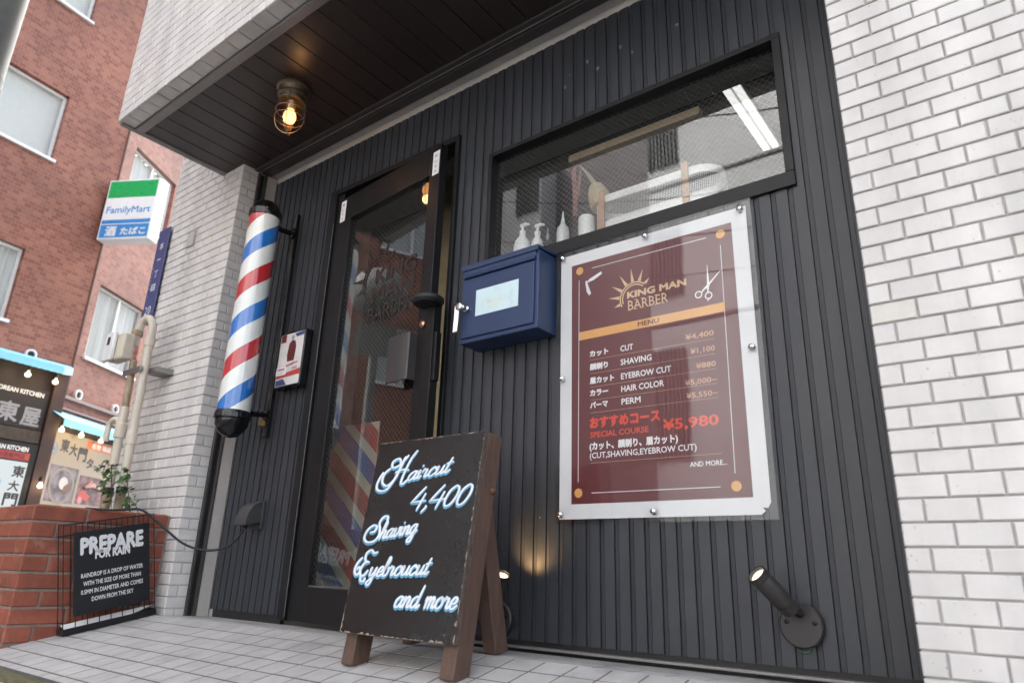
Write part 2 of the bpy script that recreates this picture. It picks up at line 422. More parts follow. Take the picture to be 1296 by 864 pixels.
for i in range(len(ys) - 1):
    y0, y1 = ys[i], ys[i + 1]
    xk = -3.445
    while xk < 2.4:
        ww = .1037
        o = V(xk, y0, gz(y0) - .0016)
        L_ = (y1 - y0) / math.cos(sl) - (.009 if i < len(ys) - 2 else 0)
        tb.tile(o, X, us, ns, ww - .0075, L_, .0018 + random.uniform(-.0004, .0004), .0005)
        xk += ww
for (y0, y1) in ((1.70, 1.79),):
    xk = -3.30
    while xk < 2.4:
        tb.tile(V(xk, y0 + .003, GZ - .0018), X, V(0, 1, -.045), Z, .0962, y1 - y0 - .009, .0018, .0005); xk += .1037
struct(tb.build('paving_tiles', M_pave, smooth=0))
b = MB(); b.add([(-3.31, 1.79, gz(1.79)), (.3, 1.79, gz(1.79)), (.3, 1.985, gz(1.985) + .001), (-3.31, 1.985, gz(1.985) + .001), (-3.31, 1.79, GZ - .05), (.3, 1.79, GZ - .05)], [(0, 1, 2, 3), (4, 5, 1, 0)])
struct(b.build('mortar_strip', M_conc, smooth=0))

# ================================================================== the barber shop building
shop = thing('barber_shop', 'barber shop front of charcoal siding between white tiled piers under a tiled overhang', 'building', (-1.8, 1.94, GZ))
PY = 1.73                       # front of the piers
FY = 1.94                       # face of the siding

def tiled(mb, x0, x1, z0, z1, y, left_half=False, pw=.0998, ph=.0505, gap=.0043, d=.006, phase=0., even_full=True):
    """running bond on a plane facing -y between x0 and x1; z measured up from z0"""
    r = 0; z = z0
    while z < z1 - .004:
        h = min(ph - gap, z1 - z)
        x = x0; first = True
        half = (r % 2 == 0) == left_half
        while x < x1 - .004:
            wd = (pw / 2 if (first and half) else pw)
            e = min(x + wd, x1 + gap)
            if e - gap - x > .004: mb.tile(V(x, y + d, z), X, Z, -Y, e - gap - x, h, d)
            x += wd; first = False
        z += ph; r += 1

# right pier
b = MB(); b.box(-.259, 2.2, PY + .0062, 2.69, -.6, 8.0); b.build('pier', M_mortar, shop, smooth=0)
b = MB(); tiled(b, -.2615, .75, GZ - .0505 * 6 + .0538, 4.2, PY, left_half=True)
rp = b.build('pier_tiling', M_tile, shop, smooth=0)
# left pier (front face + return)
b = MB(); b.box(-4.10, -3.3125, PY + .0062, 2.69, -.6, 8.0); b.build('pier', M_mortar, shop, smooth=0)
b = MB()
z = GZ - .0505 * 2 + .03; r = 0
while z < 5.1:
    # front, laid from the right-hand corner leftwards
    x = -3.3105; first = True
    while x > -4.095:
        wd = .0998 if not (first and r % 2) else .0998 / 2
        l = max(x - wd, -4.10)
        b.tile(V(l + .0055, PY + .006, z), X, Z, -Y, x - l - .0055, .045, .006); x = l; first = False
    # return
    if z < 2.2:
        if r % 2 == 0: b.tile(V(-3.3165, PY + .001, z), Y, Z, X, .094, .045, .006)
        else:
            b.tile(V(-3.3165, PY + .001, z), Y, Z, X, .0445, .045, .006); b.tile(V(-3.3165, PY + .051, z), Y, Z, X, .0445, .045, .006)
    z += .0505; r += 1
b.build('pier_tiling', M_tile, shop, smooth=0)
b = MB(); b.box(-3.790, -3.712, PY - .012, PY - .0008, 1.762, 1.858); b.build('patched_tile', pbr('grey_patch_plate', (.42, .40, .385), .6), shop, bevel=.002)
# overhang with tiled fascia
OX0, OX1, OY, OZ = -3.513, -.262, 1.125, 2.165
b = MB(); b.box(OX0 + .006, OX1, OY + .006, 2.69, OZ + .006, 8.0); b.build('overhang', M_mortar, shop, smooth=0)
b = MB(); tiled(b, OX0, OX1 - .001, OZ, 5.0, OY, left_half=False)
x = OX0 + .001                                                       # underside course
while x < OX1 - .05:
    b.tile(V(x, OY + .0065, OZ + .006), X, Y, -Z, .0943, .072, .006); x += .0998
z = OZ; r = 0
while z < 5.0:                                                       # end face
    y = OY + .008
    while y < 2.0:
        wd = .0998 / 2 if (r % 2 and y < OY + .01) else .0998
        b.tile(V(OX0 + .006, y, z), Y, Z, -X, wd - .0055, .045, .006); y += wd
    z += .0505; r += 1
b.build('fascia_tiling', M_tile, shop, smooth=0)
b = MB(); b.box(OX0 + .02, OX1 - .002, 1.209, 1.249, OZ - .012, OZ + .01); b.box(OX0 - .006, OX0 + .018, 1.14, 1.728, OZ - .012, OZ + .003)
b.box(OX0 + .0185, OX0 + .03, 1.2495, 1.728, OZ - .010, OZ + .003)
b.build('edge_trim', M_trim, shop, bevel=.002)
# soffit boards
b = MB(); x = OX0 + .0305
i = 0
while x < OX1 - .01:
    e = min(x + .1075, OX1 - .002)
    b.box(x, e, 1.250, 1.797, OZ - .004, OZ + .010); x += .1115
b.box(OX0 + .031, OX1 - .002, 1.251, 1.83, OZ + .0062, OZ + .02)
b.build('soffit', M_soffit, shop, bevel=.0015)
# shutter slot above and at the left end
b = MB()
b.box(-3.31, OX1 - .002, 1.798, 1.824, OZ - .012, OZ + .004)
b.box(-3.31, OX1 - .002, 1.846, 1.898, OZ - .010, OZ + .012)
b.box(-3.3115, -3.300, 1.8265, 1.839, -.3, OZ - .013); b.box(-3.3115, -3.292, 1.864, 1.878, -.3, OZ - .013)
b.build('shutter_rail', M_rail, shop, bevel=.0015)
b = MB(); b.box(-3.32, OX1 - .002, 1.8242, 1.96, OZ + .0125, OZ + .03); b.box(-3.33, -3.3118, 1.826, 1.90, -.3, OZ - .013); b.build('shutter_slot', M_black, shop, smooth=0)
b = MB(); b.box(-3.31, OX1 - .002, 1.948, 1.962, 2.10, OZ + .012); b.box(-3.3117, -3.294, 1.8785, 1.9385, -.235, OZ - .014); b.box(-3.31, -3.27, 1.948, 1.962, -.235, 2.10)
b.build('wall_trim', M_cream, shop, bevel=.001)

b = MB()                                                  # unseen body behind and above, added to keep the sun off the front
b.box(-6.0, 2.2, 2.70, 11, 2.60, 8.0); b.box(-6.0, -3.6, 2.70, 11, -.5, 2.5995); b.box(.40, 2.2, 2.70, 11, -.5, 2.5995); b.box(-3.5995, .3995, 5.2, 11, -.5, 2.5995)
b.build('rear_sun_block', M_mortar, shop, smooth=0)
# siding: ribbed steel sheet with the door and window openings left out
WX0, WX1, WZ0, WZ1 = -1.655, -.438, 1.133, 1.702        # window, outside of frame
DX0, DX1, DZ1 = -2.727, -1.828, 1.872                   # door opening
prof = []
P_ = .0512; x = -1.2365 - 40 * P_
x -= math.floor((x + 3.285) / P_) * P_ if x < -3.285 else 0
k = -60
xs = []
while True:
    xb = -1.2365 + k * P_
    if xb > -.262: break
    if xb > -3.30: xs += [(xb, 0.009), (xb + .0026, .009), (xb + .0028, .0034), (xb + .0150, .0016), (xb + .0152, .0042), (xb + .0164, .0042), (xb + .0170, .0), (xb + P_ - .0005, .0)]
    k += 1
xs = [(-3.285, 0)] + [p for p in xs if p[0] > -3.285] + [(-.256, 0)]
b = MB()
def zspans(xm):
    if DX0 < xm < DX1: return [(DZ1 + .0, 2.127)]
    if WX0 + .01 < xm < WX1 - .01: return [(-.2, WZ0 + .01), (WZ1 - .01, 2.127)]
    return [(-.2, 2.127)]
for (xa, ya), (xb, yb) in zip(xs[:-1], xs[1:]):
    for (z0, z1) in zspans((xa + xb) / 2):
        b.quad((xa, FY + ya, z0), (xb, FY + yb, z0), (xb, FY + yb, z1), (xa, FY + ya, z1))
b.build('siding', M_clad, shop, smooth=0)
b = MB()                                                 # wall behind the sheet
for (x0, x1, z0, z1) in ((-3.30, DX0, -.25, 2.3), (DX0, DX1, DZ1, 2.3), (DX1, WX0, -.25, 2.3), (WX0, WX1, -.25, WZ0), (WX0, WX1, WZ1, 2.3), (WX1, -.25, -.25, 2.3)):
    b.box(x0, x1, FY + .022, FY + .07, z0, z1)
b.build('wall', M_intdark, shop, smooth=0)
b = MB(); b.box(DX1 + .002, -.2625, 1.918, 1.9455, -.2225, -.2150); b.build('threshold_sill', M_trim, shop, bevel=.0015)
for (x0, x1) in ((-3.27, DX0), (DX1 + .002, -.262)): MB().box(x0, x1, FY + .006, FY + .0219, gz(1.94), -.19).build('base_gap_shade', M_black, shop, smooth=0)  # black strip stands in for the shade in the gap under the siding
# patched drill holes
M_patch = pbr('pale_filler', (.20, .20, .20), .8, var=.2)
for (px, pz) in ((-1.018, 1.947), (-.968, 1.895), (-1.167, 1.95), (-1.12, 1.896), (-1.272, 1.877), (-.786, 1.927)):
    b = MB(); n = 9
    b.add([V(px + .009 * random.uniform(.4, 1) * math.cos(2 * PI * q / n), FY - .0012, pz + .013 * random.uniform(.4, 1) * math.sin(2 * PI * q / n)) for q in range(n)], [tuple(range(n))[::-1]])
    b.build('filled_hole', M_patch, shop, smooth=0)

# interior shell
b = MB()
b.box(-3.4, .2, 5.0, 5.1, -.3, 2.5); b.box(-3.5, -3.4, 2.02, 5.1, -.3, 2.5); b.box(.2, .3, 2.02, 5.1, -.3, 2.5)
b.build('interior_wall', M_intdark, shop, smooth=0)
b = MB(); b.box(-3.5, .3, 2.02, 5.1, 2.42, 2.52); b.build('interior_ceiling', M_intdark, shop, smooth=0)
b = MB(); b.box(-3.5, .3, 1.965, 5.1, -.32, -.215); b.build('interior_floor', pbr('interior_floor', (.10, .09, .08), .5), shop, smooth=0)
b = MB(); b.box(-2.53, -2.36, 2.50, 2.56, -.21, 2.4); b.build('inner_partition', pbr('warm_light_tint', (.45, .36, .22), .7), shop, smooth=0)  # warm room light is put into the colour of this wall strip

# window
wf = MB()
fr_ = .021
wf.box(WX0, WX1, FY - .012, FY + .034, WZ1 - fr_, WZ1); wf.box(WX0, WX1, FY - .012, FY + .034, WZ0, WZ0 + .05)
wf.box(WX0, WX0 + fr_, FY - .012, FY + .034, WZ0 + .0501, WZ1 - fr_ - .0001); wf.box(WX1 - fr_ - .006, WX1, FY - .012, FY + .034, WZ0 + .0501, WZ1 - fr_ - .0001)
win = wf.build('window_frame', M_dark, shop, bevel=.002)
b = MB(); b.quad((WX0 + .02, FY + .03, WZ0 + .045), (WX1 - .02, FY + .03, WZ0 + .045), (WX1 - .02, FY + .03, WZ1 - .02), (WX0 + .02, FY + .03, WZ1 - .02))
b.build('window_pane', M_glass, win, smooth=0)
M_wire = pbr('pale_glass_wire', (.42, .42, .40), .5, metal=.3, var=.05)
def lattice(mb, o, ux, uz, W_, H_, p, r=.00032):
    n = ux.cross(uz)
    for sgn in (1, -1):
        c = -H_ if sgn > 0 else 0
        while c < (W_ if sgn > 0 else W_ + H_):
            pts = []
            for t in (0, H_):
                pts.append((c + t if sgn > 0 else c - t, t))
            (xa, za), (xb, zb) = pts
            if xa > xb: xa, za, xb, zb = xb, zb, xa, za
            sl_ = (zb - za) / (xb - xa)
            if xa < 0: za += (0 - xa) * sl_; xa = 0
            if xb > W_: zb += (W_ - xb) * sl_; xb = W_
            if xb - xa > .003:
                A = o + ux * xa + uz * za; B = o + ux * xb + uz * zb
                mb.tube([A, B], r, 4, cap=False)
            c += p
b = MB(); lattice(b, V(WX0 + .02, FY + .033, WZ0 + .046), X, Z, WX1 - WX0 - .04, WZ1 - WZ0 - .067, .0245)
b.build('glass_wire', M_wire, win, smooth=0)
b = MB(); b.box(WX0, WX1, FY + .071, FY + .30, 1.165, 1.185); b.build('window_shelf', M_white, shop, bevel=.002)

# door: frame, ajar leaf
DA = math.radians(5.5); H = V(-2.62, 1.918, 0); dd = V(math.cos(DA), -math.sin(DA), 0); dn = V(math.sin(DA), math.cos(DA), 0)
def dp(u, z, y=0.): return H + dd * u + dn * y + Z * z
b = MB()
b.box(DX0, DX0 + .055, FY - .018, FY + .08, -.215, DZ1); b.box(DX0 + .0552, DX0 + .099, FY - .004, FY + .08, -.215, DZ1 - .03)
b.box(DX0 + .0552, DX1 - .022, FY - .018, FY + .08, DZ1 - .03, DZ1); b.box(DX1 - .0218, DX1, FY - .018, FY + .08, -.215, DZ1)
df = b.build('door_frame', M_dark, shop, bevel=.002)
b = MB(); b.box(DX0 + .0555, DX0 + .0575, FY - .021, FY - .0185, -.2, DZ1 - .2); b.build('frame_bead', M_trim, df, smooth=0)
LW, LZ0, LZ1 = .765, -.212, 1.79
gx0, gx1, gz0, gz1 = .100, .695, -.075, 1.655
def dbox(mb, u0, u1, z0, z1, y0=0., y1=.04): mb.obox(dp(u0, z0, y0), dd * (u1 - u0), dn * (y1 - y0), Z * (z1 - z0))
b = MB(); dbox(b, 0, gx0, LZ0, LZ1); dbox(b, gx1, LW, LZ0, LZ1); dbox(b, gx0 + .0002, gx1 - .0002, gz1, LZ1); dbox(b, gx0 + .0002, gx1 - .0002, LZ0, gz0)
door = b.build('door', M_door, shop, bevel=.0025)
b = MB(); b.quad(dp(gx0 - .001, gz0 - .001, .018), dp(gx1 + .001, gz0 - .001, .018), dp(gx1 + .001, gz1 + .001, .018), dp(gx0 - .001, gz1 + .001, .018)); b.build('door_pane', M_doorglass, door, smooth=0)
b = MB(); lattice(b, dp(gx0, gz0, .021), dd, Z, gx1 - gx0, gz1 - gz0, .0245, .00028); b.build('glass_wire', M_wire, door, smooth=0)
M_bead = pbr('glazing_bead', (.16, .15, .145), .4, metal=.4)
b = MB(); dbox(b, gx0, gx1, gz0, gz0 + .006, .004, .016); b.build('glazing_bead', M_bead, door, smooth=0)
# shop name on the door glass
M_decal = pbr('dark_brown_decal', (.028, .017, .014), .5, var=.1)
no = lambda u, z: dp(u, z, .0165)
write('KING', M_decal, door, no(.345, 1.235), dd, Z, .070, .285, .03, lift=.0003)
write('MAN', M_decal, door, no(.325, 1.145), dd, Z, .070, .30, .03, lift=.0003)
write('BARBER', M_decal, door, no(.310, 1.048), dd, Z, .075, .325, .0, lift=.0003)

def crown(mat, parent, o, ux, uz, k, lift=.0003):
    """half circle of a spiked crown: arc band and seven rays; k = inner radius"""
    mb = MB(); o = Vector(o)
    ring(mb, o, ux, uz, k * .94, k * 1.03, 26, math.radians(46), math.radians(200), lift)
    ring(mb, o, ux, uz, k * 1.12, k * 1.22, 26, math.radians(46), math.radians(208), lift)
    for i in range(7):
        a = math.radians(46 + i * 25.0); c_, s_ = math.cos(a), math.sin(a); t = (-s_, c_)
        L_ = (1.75, 2.2, 2.35, 2.3, 2.25, 2.2, 1.75)[i]
        flat(mb, [(k * (1.25 * c_ + .13 * t[0]), k * (1.25 * s_ + .13 * t[1])), (k * (1.25 * c_ - .13 * t[0]), k * (1.25 * s_ - .13 * t[1])), (k * L_ * c_, k * L_ * s_)][::-1], o, ux, uz, lift * 1.3)
    return mb.build('crown_emblem', mat, parent, smooth=0)
crown(M_decal, door, no(.36, 1.255), dd, Z, .095)
# white labels at the two top corners
for (u, txt, z1) in ((.004, '押して下さい', 1.775), (.716, '引いて下さい', 1.76)):
    b = MB(); dbox(b, u, u + .042, z1 - .118, z1, -.0012, -.0001); st = b.build('paper_label', M_inkw, door, smooth=0)
    for i, ch in enumerate(txt[:4]): write(ch, M_inkk, st, dp(u + .012, z1 - .030 - i * .027, -.0013), dd, Z, .013, None, .01, lift=.0002)
# round thumb turn cap, lock, pull plate
b = MB(); b.lathe(dp(.775, 1.045, -.02), -Z, [(.0, 0), (.060, .0), (.066, .006), (.066, .018), (.055, .03), (.02, .034), (.0, .034)], 32); b.build('guard_cap', M_black, door)
b = MB(); dbox(b, .745, .800, .40, 1.02, -.004, .036); b.build('meeting_strip', M_door, door, bevel=.002)
b = MB(); b.lathe(dp(.737, .944, 0), -dn, [(.014, 0), (.016, .006), (.016, .012), (.008, .018), (.0, .018)], 20); b.build('lock_cylinder', pbr('copper_lock', (.55, .28, .18), .3, metal=1.), door)
b = MB()
pts = [(0., -.030), (.010, -.040), (.05, -.045), (.14, -.045), (.149, -.040), (.149, 0), (.143, 0), (.143, -.036), (.05, -.039), (.012, -.034), (.002, -.026)]
b.prism(pts, dp(.555, .715), dd, dn, Z * .195); b.build('pull_plate', pbr('grey_pull_plate', (.06, .054, .055), .45, metal=.3), door, bevel=.001)
b = MB(); dbox(b, .790, .815, .70, .90, .004, .03); b.build('lock_case', M_dark, door, bevel=.002)

# ================================================================== ceiling lamp under the soffit
LB = V(-2.53, 1.500, OZ - .004)
lamp = thing('bulkhead_lamp', 'caged brass bulkhead lamp with lit bulb hanging from the brown soffit', 'lamp', LB)
M_brass = pbr('aged_brass', (.20, .16, .11), .38, metal=.85, var=.25)
b = MB(); b.lathe(LB, -Z, [(r_ * 1.2, h_ * 1.2) for (r_, h_) in [(.066, 0), (.066, .008), (.058, .012), (.054, .030), (.058, .034), (.058, .042), (.050, .046), (.048, .062), (.0, .062)]], 36); b.build('lamp_base', M_brass, lamp)
b = MB(); b.lathe(LB, -Z, [(r_ * 1.2, h_ * 1.2) for (r_, h_) in [(.040, .060), (.041, .09), (.041, .15), (.036, .176), (.024, .192), (.0, .198)]], 28); b.build('glass_jar', sheet_glass('amber_jar_glass', 1.55, (.95, .78, .60)), lamp)
b = MB(); b.lathe(LB, -Z, [(r_ * 1.2, h_ * 1.2) for (r_, h_) in [(.017, .060), (.017, .095), (.014, .10), (0, .10)]], 20); b.build('bulb_socket', M_white, lamp)
b = MB(); b.lathe(LB, -Z, [(r_ * 1.2, h_ * 1.2) for (r_, h_) in [(.012, .10), (.022, .118), (.025, .135), (.020, .152), (.0, .162)]], 20); b.build('bulb', M_bulb, lamp)
b = MB()
for h in (.066, .108, .140):
    rr = (.050 if h < .07 else .056) * 1.2
    b.tube([LB + V(rr * math.cos(a), rr * math.sin(a), -h * 1.2) for a in [2 * PI * q / 32 for q in range(32)]], .0022, 6, closed=True)
for q in range(4):
    a = PI / 4 + q * PI / 2
    pp = catmull([(.050, .045), (.054, .08), (.056, .14), (.045, .18), (.02, .203), (0, .207)], 5)
    b.tube([LB + V(p[0] * math.cos(a), p[0] * math.sin(a), -p[1]) * 1.2 for p in pp], .0022, 6)
b.build('wire_cage', M_brass, lamp)
pl = bpy.data.lights.new('bulb_light', 'POINT'); pl.energy = 0.10; pl.color = (1, .6, .3); pl.shadow_soft_size = .025
po = bpy.data.objects.new('bulb_light', pl); COL.objects.link(po); po.parent = lamp; po.location = (0, 0, -.215)

# ================================================================== barber pole
PX, PYc = -2.985, 1.722
pole = thing('barber_pole', 'tall red white and blue striped barber pole with black end caps on wall bracket', 'barber pole', (PX, PYc, .55))
def stripe_mat():
    m, t, o = base_mat('barber_stripes'); N, L = t.nodes, t.links
    p = N.new('ShaderNodeBsdfPrincipled'); L.new(p.outputs[0], o.inputs[0]); p.inputs['Roughness'].default_value = .14
    p.inputs['Coat Weight'].default_value = 1; p.inputs['Coat Roughness'].default_value = .04
    tc = N.new('ShaderNodeTexCoord'); sp = N.new('ShaderNodeSeparateXYZ'); L.new(tc.outputs['Object'], sp.inputs[0])
    at = N.new('ShaderNodeMath'); at.operation = 'ARCTAN2'; L.new(sp.outputs[1], at.inputs[0]); L.new(sp.outputs[0], at.inputs[1])
    a2 = N.new('ShaderNodeMath'); a2.operation = 'MULTIPLY'; a2.inputs[1].default_value = -1 / (2 * PI); L.new(at.outputs[0], a2.inputs[0])
    z2 = N.new('ShaderNodeMath'); z2.operation = 'MULTIPLY_ADD'; z2.inputs[1].default_value = 1 / .40; L.new(sp.outputs[2], z2.inputs[0]); L.new(a2.outputs[0], z2.inputs[2])
    ph = N.new('ShaderNodeMath'); ph.operation = 'ADD'; ph.inputs[1].default_value = STRIPE_PHASE; L.new(z2.outputs[0], ph.inputs[0])
    fr = N.new('ShaderNodeMath'); fr.operation = 'FRACT'; L.new(ph.outputs[0], fr.inputs[0])
    cr = N.new('ShaderNodeValToRGB'); cr.color_ramp.interpolation = 'CONSTANT'; e = cr.color_ramp.elements
    e[0].position = 0; e[0].color = (.50, .022, .03, 1); e[1].position = .235; e[1].color = (.74, .76, .72, 1)
    k = e.new(.5); k.color = (.014, .155, .52, 1); k = e.new(.735); k.color = (.74, .76, .72, 1)
    L.new(fr.outputs[0], cr.inputs[0]); L.new(cr.outputs[0], p.inputs['Base Color'])
    return m
STRIPE_PHASE = .04
PR = .076
b = MB(); b.lathe((PX, PYc, .66), Z, [(PR, 0), (PR, 1.055)], 48); b.build('striped_cylinder', stripe_mat(), pole)
M_gloss = pbr('gloss_black_plastic', (.008, .008, .009), .12, var=.1)
b = MB(); b.lathe((PX, PYc, 1.715), Z, [(PR + .003, -.012), (PR + .006, .0), (PR + .006, .022), (PR, .03), (PR - .006, .05), (PR - .025, .075), (PR - .05, .088), (0, .093)], 48); b.build('end_cap', M_gloss, pole)
b = MB(); b.lathe((PX, PYc, .672), -Z, [(PR + .003, -.012), (PR + .007, .0), (PR + .007, .022), (PR, .03), (PR - .002, .052), (PR - .018, .083), (PR - .045, .104), (0, .112)], 48); b.build('end_cap', M_gloss, pole)
b = MB(); b.box(-3.032, -2.998, FY - .022, FY - .001, .60, 1.83); b.build('back_plate', M_gloss, pole, bevel=.003)
for zz in (1.70, .70):
    b = MB(); b.tube([(PX - .01, PYc + PR - .01, zz), (PX - .022, PYc + .12, zz), (-3.015, FY - .02, zz + .012)], .014, 10); b.lathe((-3.015, FY - .02, zz + .012), -Y, [(.03, 0), (.03, .012), (.016, .02)], 18); b.build('bracket_arm', M_gloss, pole)
b = MB(); b.box(-3.045, -3.018, FY - .045, FY - .002, .655, .715); b.build('switch_tag', pbr('brown_tag', (.30, .18, .09), .6), pole, bevel=.002)
tag(b and MB().tube([V(*p) for p in catmull([(-3.005, 1.93, .61), (-3.02, 1.932, .50), (-2.995, 1.932, .38), (-3.01, 1.925, .29)], 8)], .0016, 5).build('thin_wire', M_black, loc=(-3.0, 1.93, .45)), 'thin grey wire hanging from the striped pole down to the outdoor socket', 'wire')

# ================================================================== small framed light box
FB = (-2.935, -2.732, .822, 1.108)
fpo = thing('framed_poster', 'small black framed picture box with maroon figure on siding beside the pole', 'picture frame', (-2.83, FY, .822))
b = MB(); b.box(FB[0], FB[1], 1.884, FY - .001, FB[2], FB[3]); b.build('frame', M_gloss, fpo, bevel=.004)
def patch(name, mat, par, x0, x1, z0, z1, y, d=.0008): bb = MB(); bb.box(x0, x1, y - d, y, z0, z1); return bb.build(name, mat, par, smooth=0)
pic = patch('picture', pbr('photo_paper', (.62, .60, .58), .35, var=.06), fpo, FB[0] + .008, FB[1] - .008, FB[2] + .01, FB[3] - .01, 1.8838)
M_mar = pbr('maroon_print', (.118, .021, .025), .45, var=.06)
M_redp = pbr('red_print', (.42, .05, .04), .45); M_navy = pbr('navy_print', (.04, .06, .16), .45); M_greyp = pbr('grey_print', (.30, .29, .29), .5); M_pinkp = pbr('pink_print', (.50, .20, .22), .5)
yq = 1.8828
b = MB()
o0 = V(FB[0], yq, FB[2])
flat(b, [(.075, .165), (.082, .13), (.135, .13), (.142, .20), (.130, .232), (.105, .24), (.083, .225)][::-1] if False else [(.075, .165), (.082, .13), (.135, .13), (.142, .20), (.130, .232), (.105, .24), (.083, .225)], o0, X, Z, .0004); b.build('figure_print', M_mar, pic, smooth=0)
b = MB(); disc(b, o0 + V(.108, 0, .252), X, Z, .013, 16, .0007); b.build('figure_print', M_greyp, pic, smooth=0)
b = MB(); flat(b, [(.012, .05), (.195, .055), (.195, .085), (.012, .065)], o0, X, Z, .0005); b.build('stripe_print', M_redp, pic, smooth=0)
b = MB(); flat(b, [(.012, .012), (.10, .012), (.07, .045), (.012, .04)], o0, X, Z, .0005); b.build('stripe_print', M_navy, pic, smooth=0)
b = MB(); flat(b, [(.14, .25), (.195, .255), (.195, .275), (.12, .27)], o0, X, Z, .0005); b.build('stripe_print', M_navy, pic, smooth=0)
b = MB(); flat(b, [(.012, .235), (.055, .235), (.055, .275), (.012, .275)], o0, X, Z, .0006); b.build('stripe_print', M_mar, pic, smooth=0)
b = MB()
for (xx, zz, ww) in ((.075, .105, .06), (.12, .11, .05), (.13, .085, .04)): flat(b, [(xx, zz), (xx + ww, zz + .004), (xx + ww, zz + .014), (xx, zz + .010)], o0, X, Z, .0008)
b.build('stripe_print', M_pinkp, pic, smooth=0)
nt_ = patch('paper_note', M_inkw, pic, FB[0] + .006, FB[0] + .085, FB[2] + .065, FB[2] + .105, yq - .001)
write('営業時間', M_redp, nt_, V(FB[0] + .013, yq - .0019, FB[2] + .088), X, Z, .010, .06, .01)
write('お気軽に', M_greyp, nt_, V(FB[0] + .018, yq - .0019, FB[2] + .071), X, Z, .008, .05, .0)

# ================================================================== outdoor socket and cable
sk = thing('outdoor_socket', 'grey hooded outdoor power socket low on the siding left of the door', 'power socket', (-2.985, FY, .23))
M_hood = pbr('grey_socket_plastic', (.05, .05, .052), .45, var=.1)
b = MB(); b.box(-3.032, -2.942, FY - .018, FY - .001, .165, .292); b.build('socket_base', M_hood, sk, bevel=.003)
b = MB(); hp = [(0, .125)] + [(-.078 * math.sin(a), .018 + .105 * math.cos(a)) for a in [PI / 2 * q / 8 for q in range(9)]] + [(-.078, .012), (-.066, .012), (0, .03)]
b.prism([(p[0], p[1]) for p in hp], V(-3.032, FY - .0185, .165), Y, Z, X * .09); b.build('socket_hood', M_hood, sk, bevel=.002)
b = MB(); b.tube([(-2.998, 1.885, .20), (-3.00, 1.878, .165)], .012, 10); b.build('plug', M_black, sk)
cp = catmull([(-3.0, 1.876, .160), (-3.02, 1.86, .115), (-3.062, 1.83, .075), (-3.12, 1.77, .062), (-3.19, 1.70, .088), (-3.265, 1.62, .165), (-3.315, 1.55, .225), (-3.34, 1.50, .228), (-3.362, 1.44, .220), (-3.43, 1.35, .2215)], 7)
tag(MB().tube([V(*p) for p in cp], .0052, 8).build('power_cable', M_black, loc=(-3.1, 1.77, .06)), 'black power cable sagging from the socket over the umbrella basket', 'cable')

# ================================================================== blue letter box
MX0, MX1, MY, MZ0, MZ1 = -1.668, -1.301, 1.815, .812, 1.136
mbx = thing('letter_box', 'dark blue steel letter box with pale label mounted beside the door', 'letter box', (-1.48, FY, MZ0))
M_blue = pbr('navy_blue_enamel', (.021, .043, .108), .40, var=.06, nscale=6)
b = MB(); b.box(MX0 + .003, MX1 - .003, MY + .008, FY - .001, MZ0, MZ1 - .02); b.build('box_body', M_blue, mbx, bevel=.004)
b = MB(); b.obox(V(MX0, MY, MZ1 - .0195), X * (MX1 - MX0), V(0, FY - .001 - MY, .010), Z * .012); b.obox(V(MX0, MY - .004, MZ1 - .030), X * (MX1 - MX0), Y * .004, Z * .022); b.build('box_lid', M_blue, mbx, bevel=.002)
b = MB(); b.box(MX0 + .014, MX1 - .014, MY + .001, MY + .0078, MZ0 + .272, MZ0 + .297); b.box(MX0 + .014, MX1 - .014, MY - .004, MY + .0078, MZ0 + .262, MZ0 + .270); b.build('mail_flap', M_blue, mbx, bevel=.0025)
b = MB(); b.box(MX0 + .012, MX1 - .018, MY, MY + .0078, MZ0 + .018, MZ0 + .255)
mdoor = b.build('box_door', M_blue, mbx, bevel=.0025)
lab = patch('name_label', pbr('pale_blue_label', (.60, .76, .80), .3, var=.02), mdoor, -1.586, -1.386, .908, 1.012, MY - .0003)
M_gold = pbr('pale_gold_ink', (.66, .70, .56), .4)
crown(M_gold, lab, V(-1.535, MY - .0013, .945), X, Z, .013)
write('KING MAN', M_gold, lab, V(-1.525, MY - .0013, .945), X, Z, .013, .085, .02); write('BARBER', M_gold, lab, V(-1.525, MY - .0013, .925), X, Z, .013, .06)
b = MB(); b.lathe((-1.628, MY, .945), -Y, [(.014, 0), (.014, .010), (.009, .014), (.009, .030), (0, .030)], 20); b.build('handle_boss', M_steel, mdoor)
b = MB(); b.obox(V(-1.640, MY - .034, .958), V(-.020, -.004, -.004), Y * .008, V(-.004, 0, -.11) + Z * 0); b.lathe((-1.640, MY - .026, .948), -Y, [(.017, 0), (.017, .01), (.012, .013), (0, .013)], 20)
b.build('handle', M_steel, mdoor, bevel=.003)

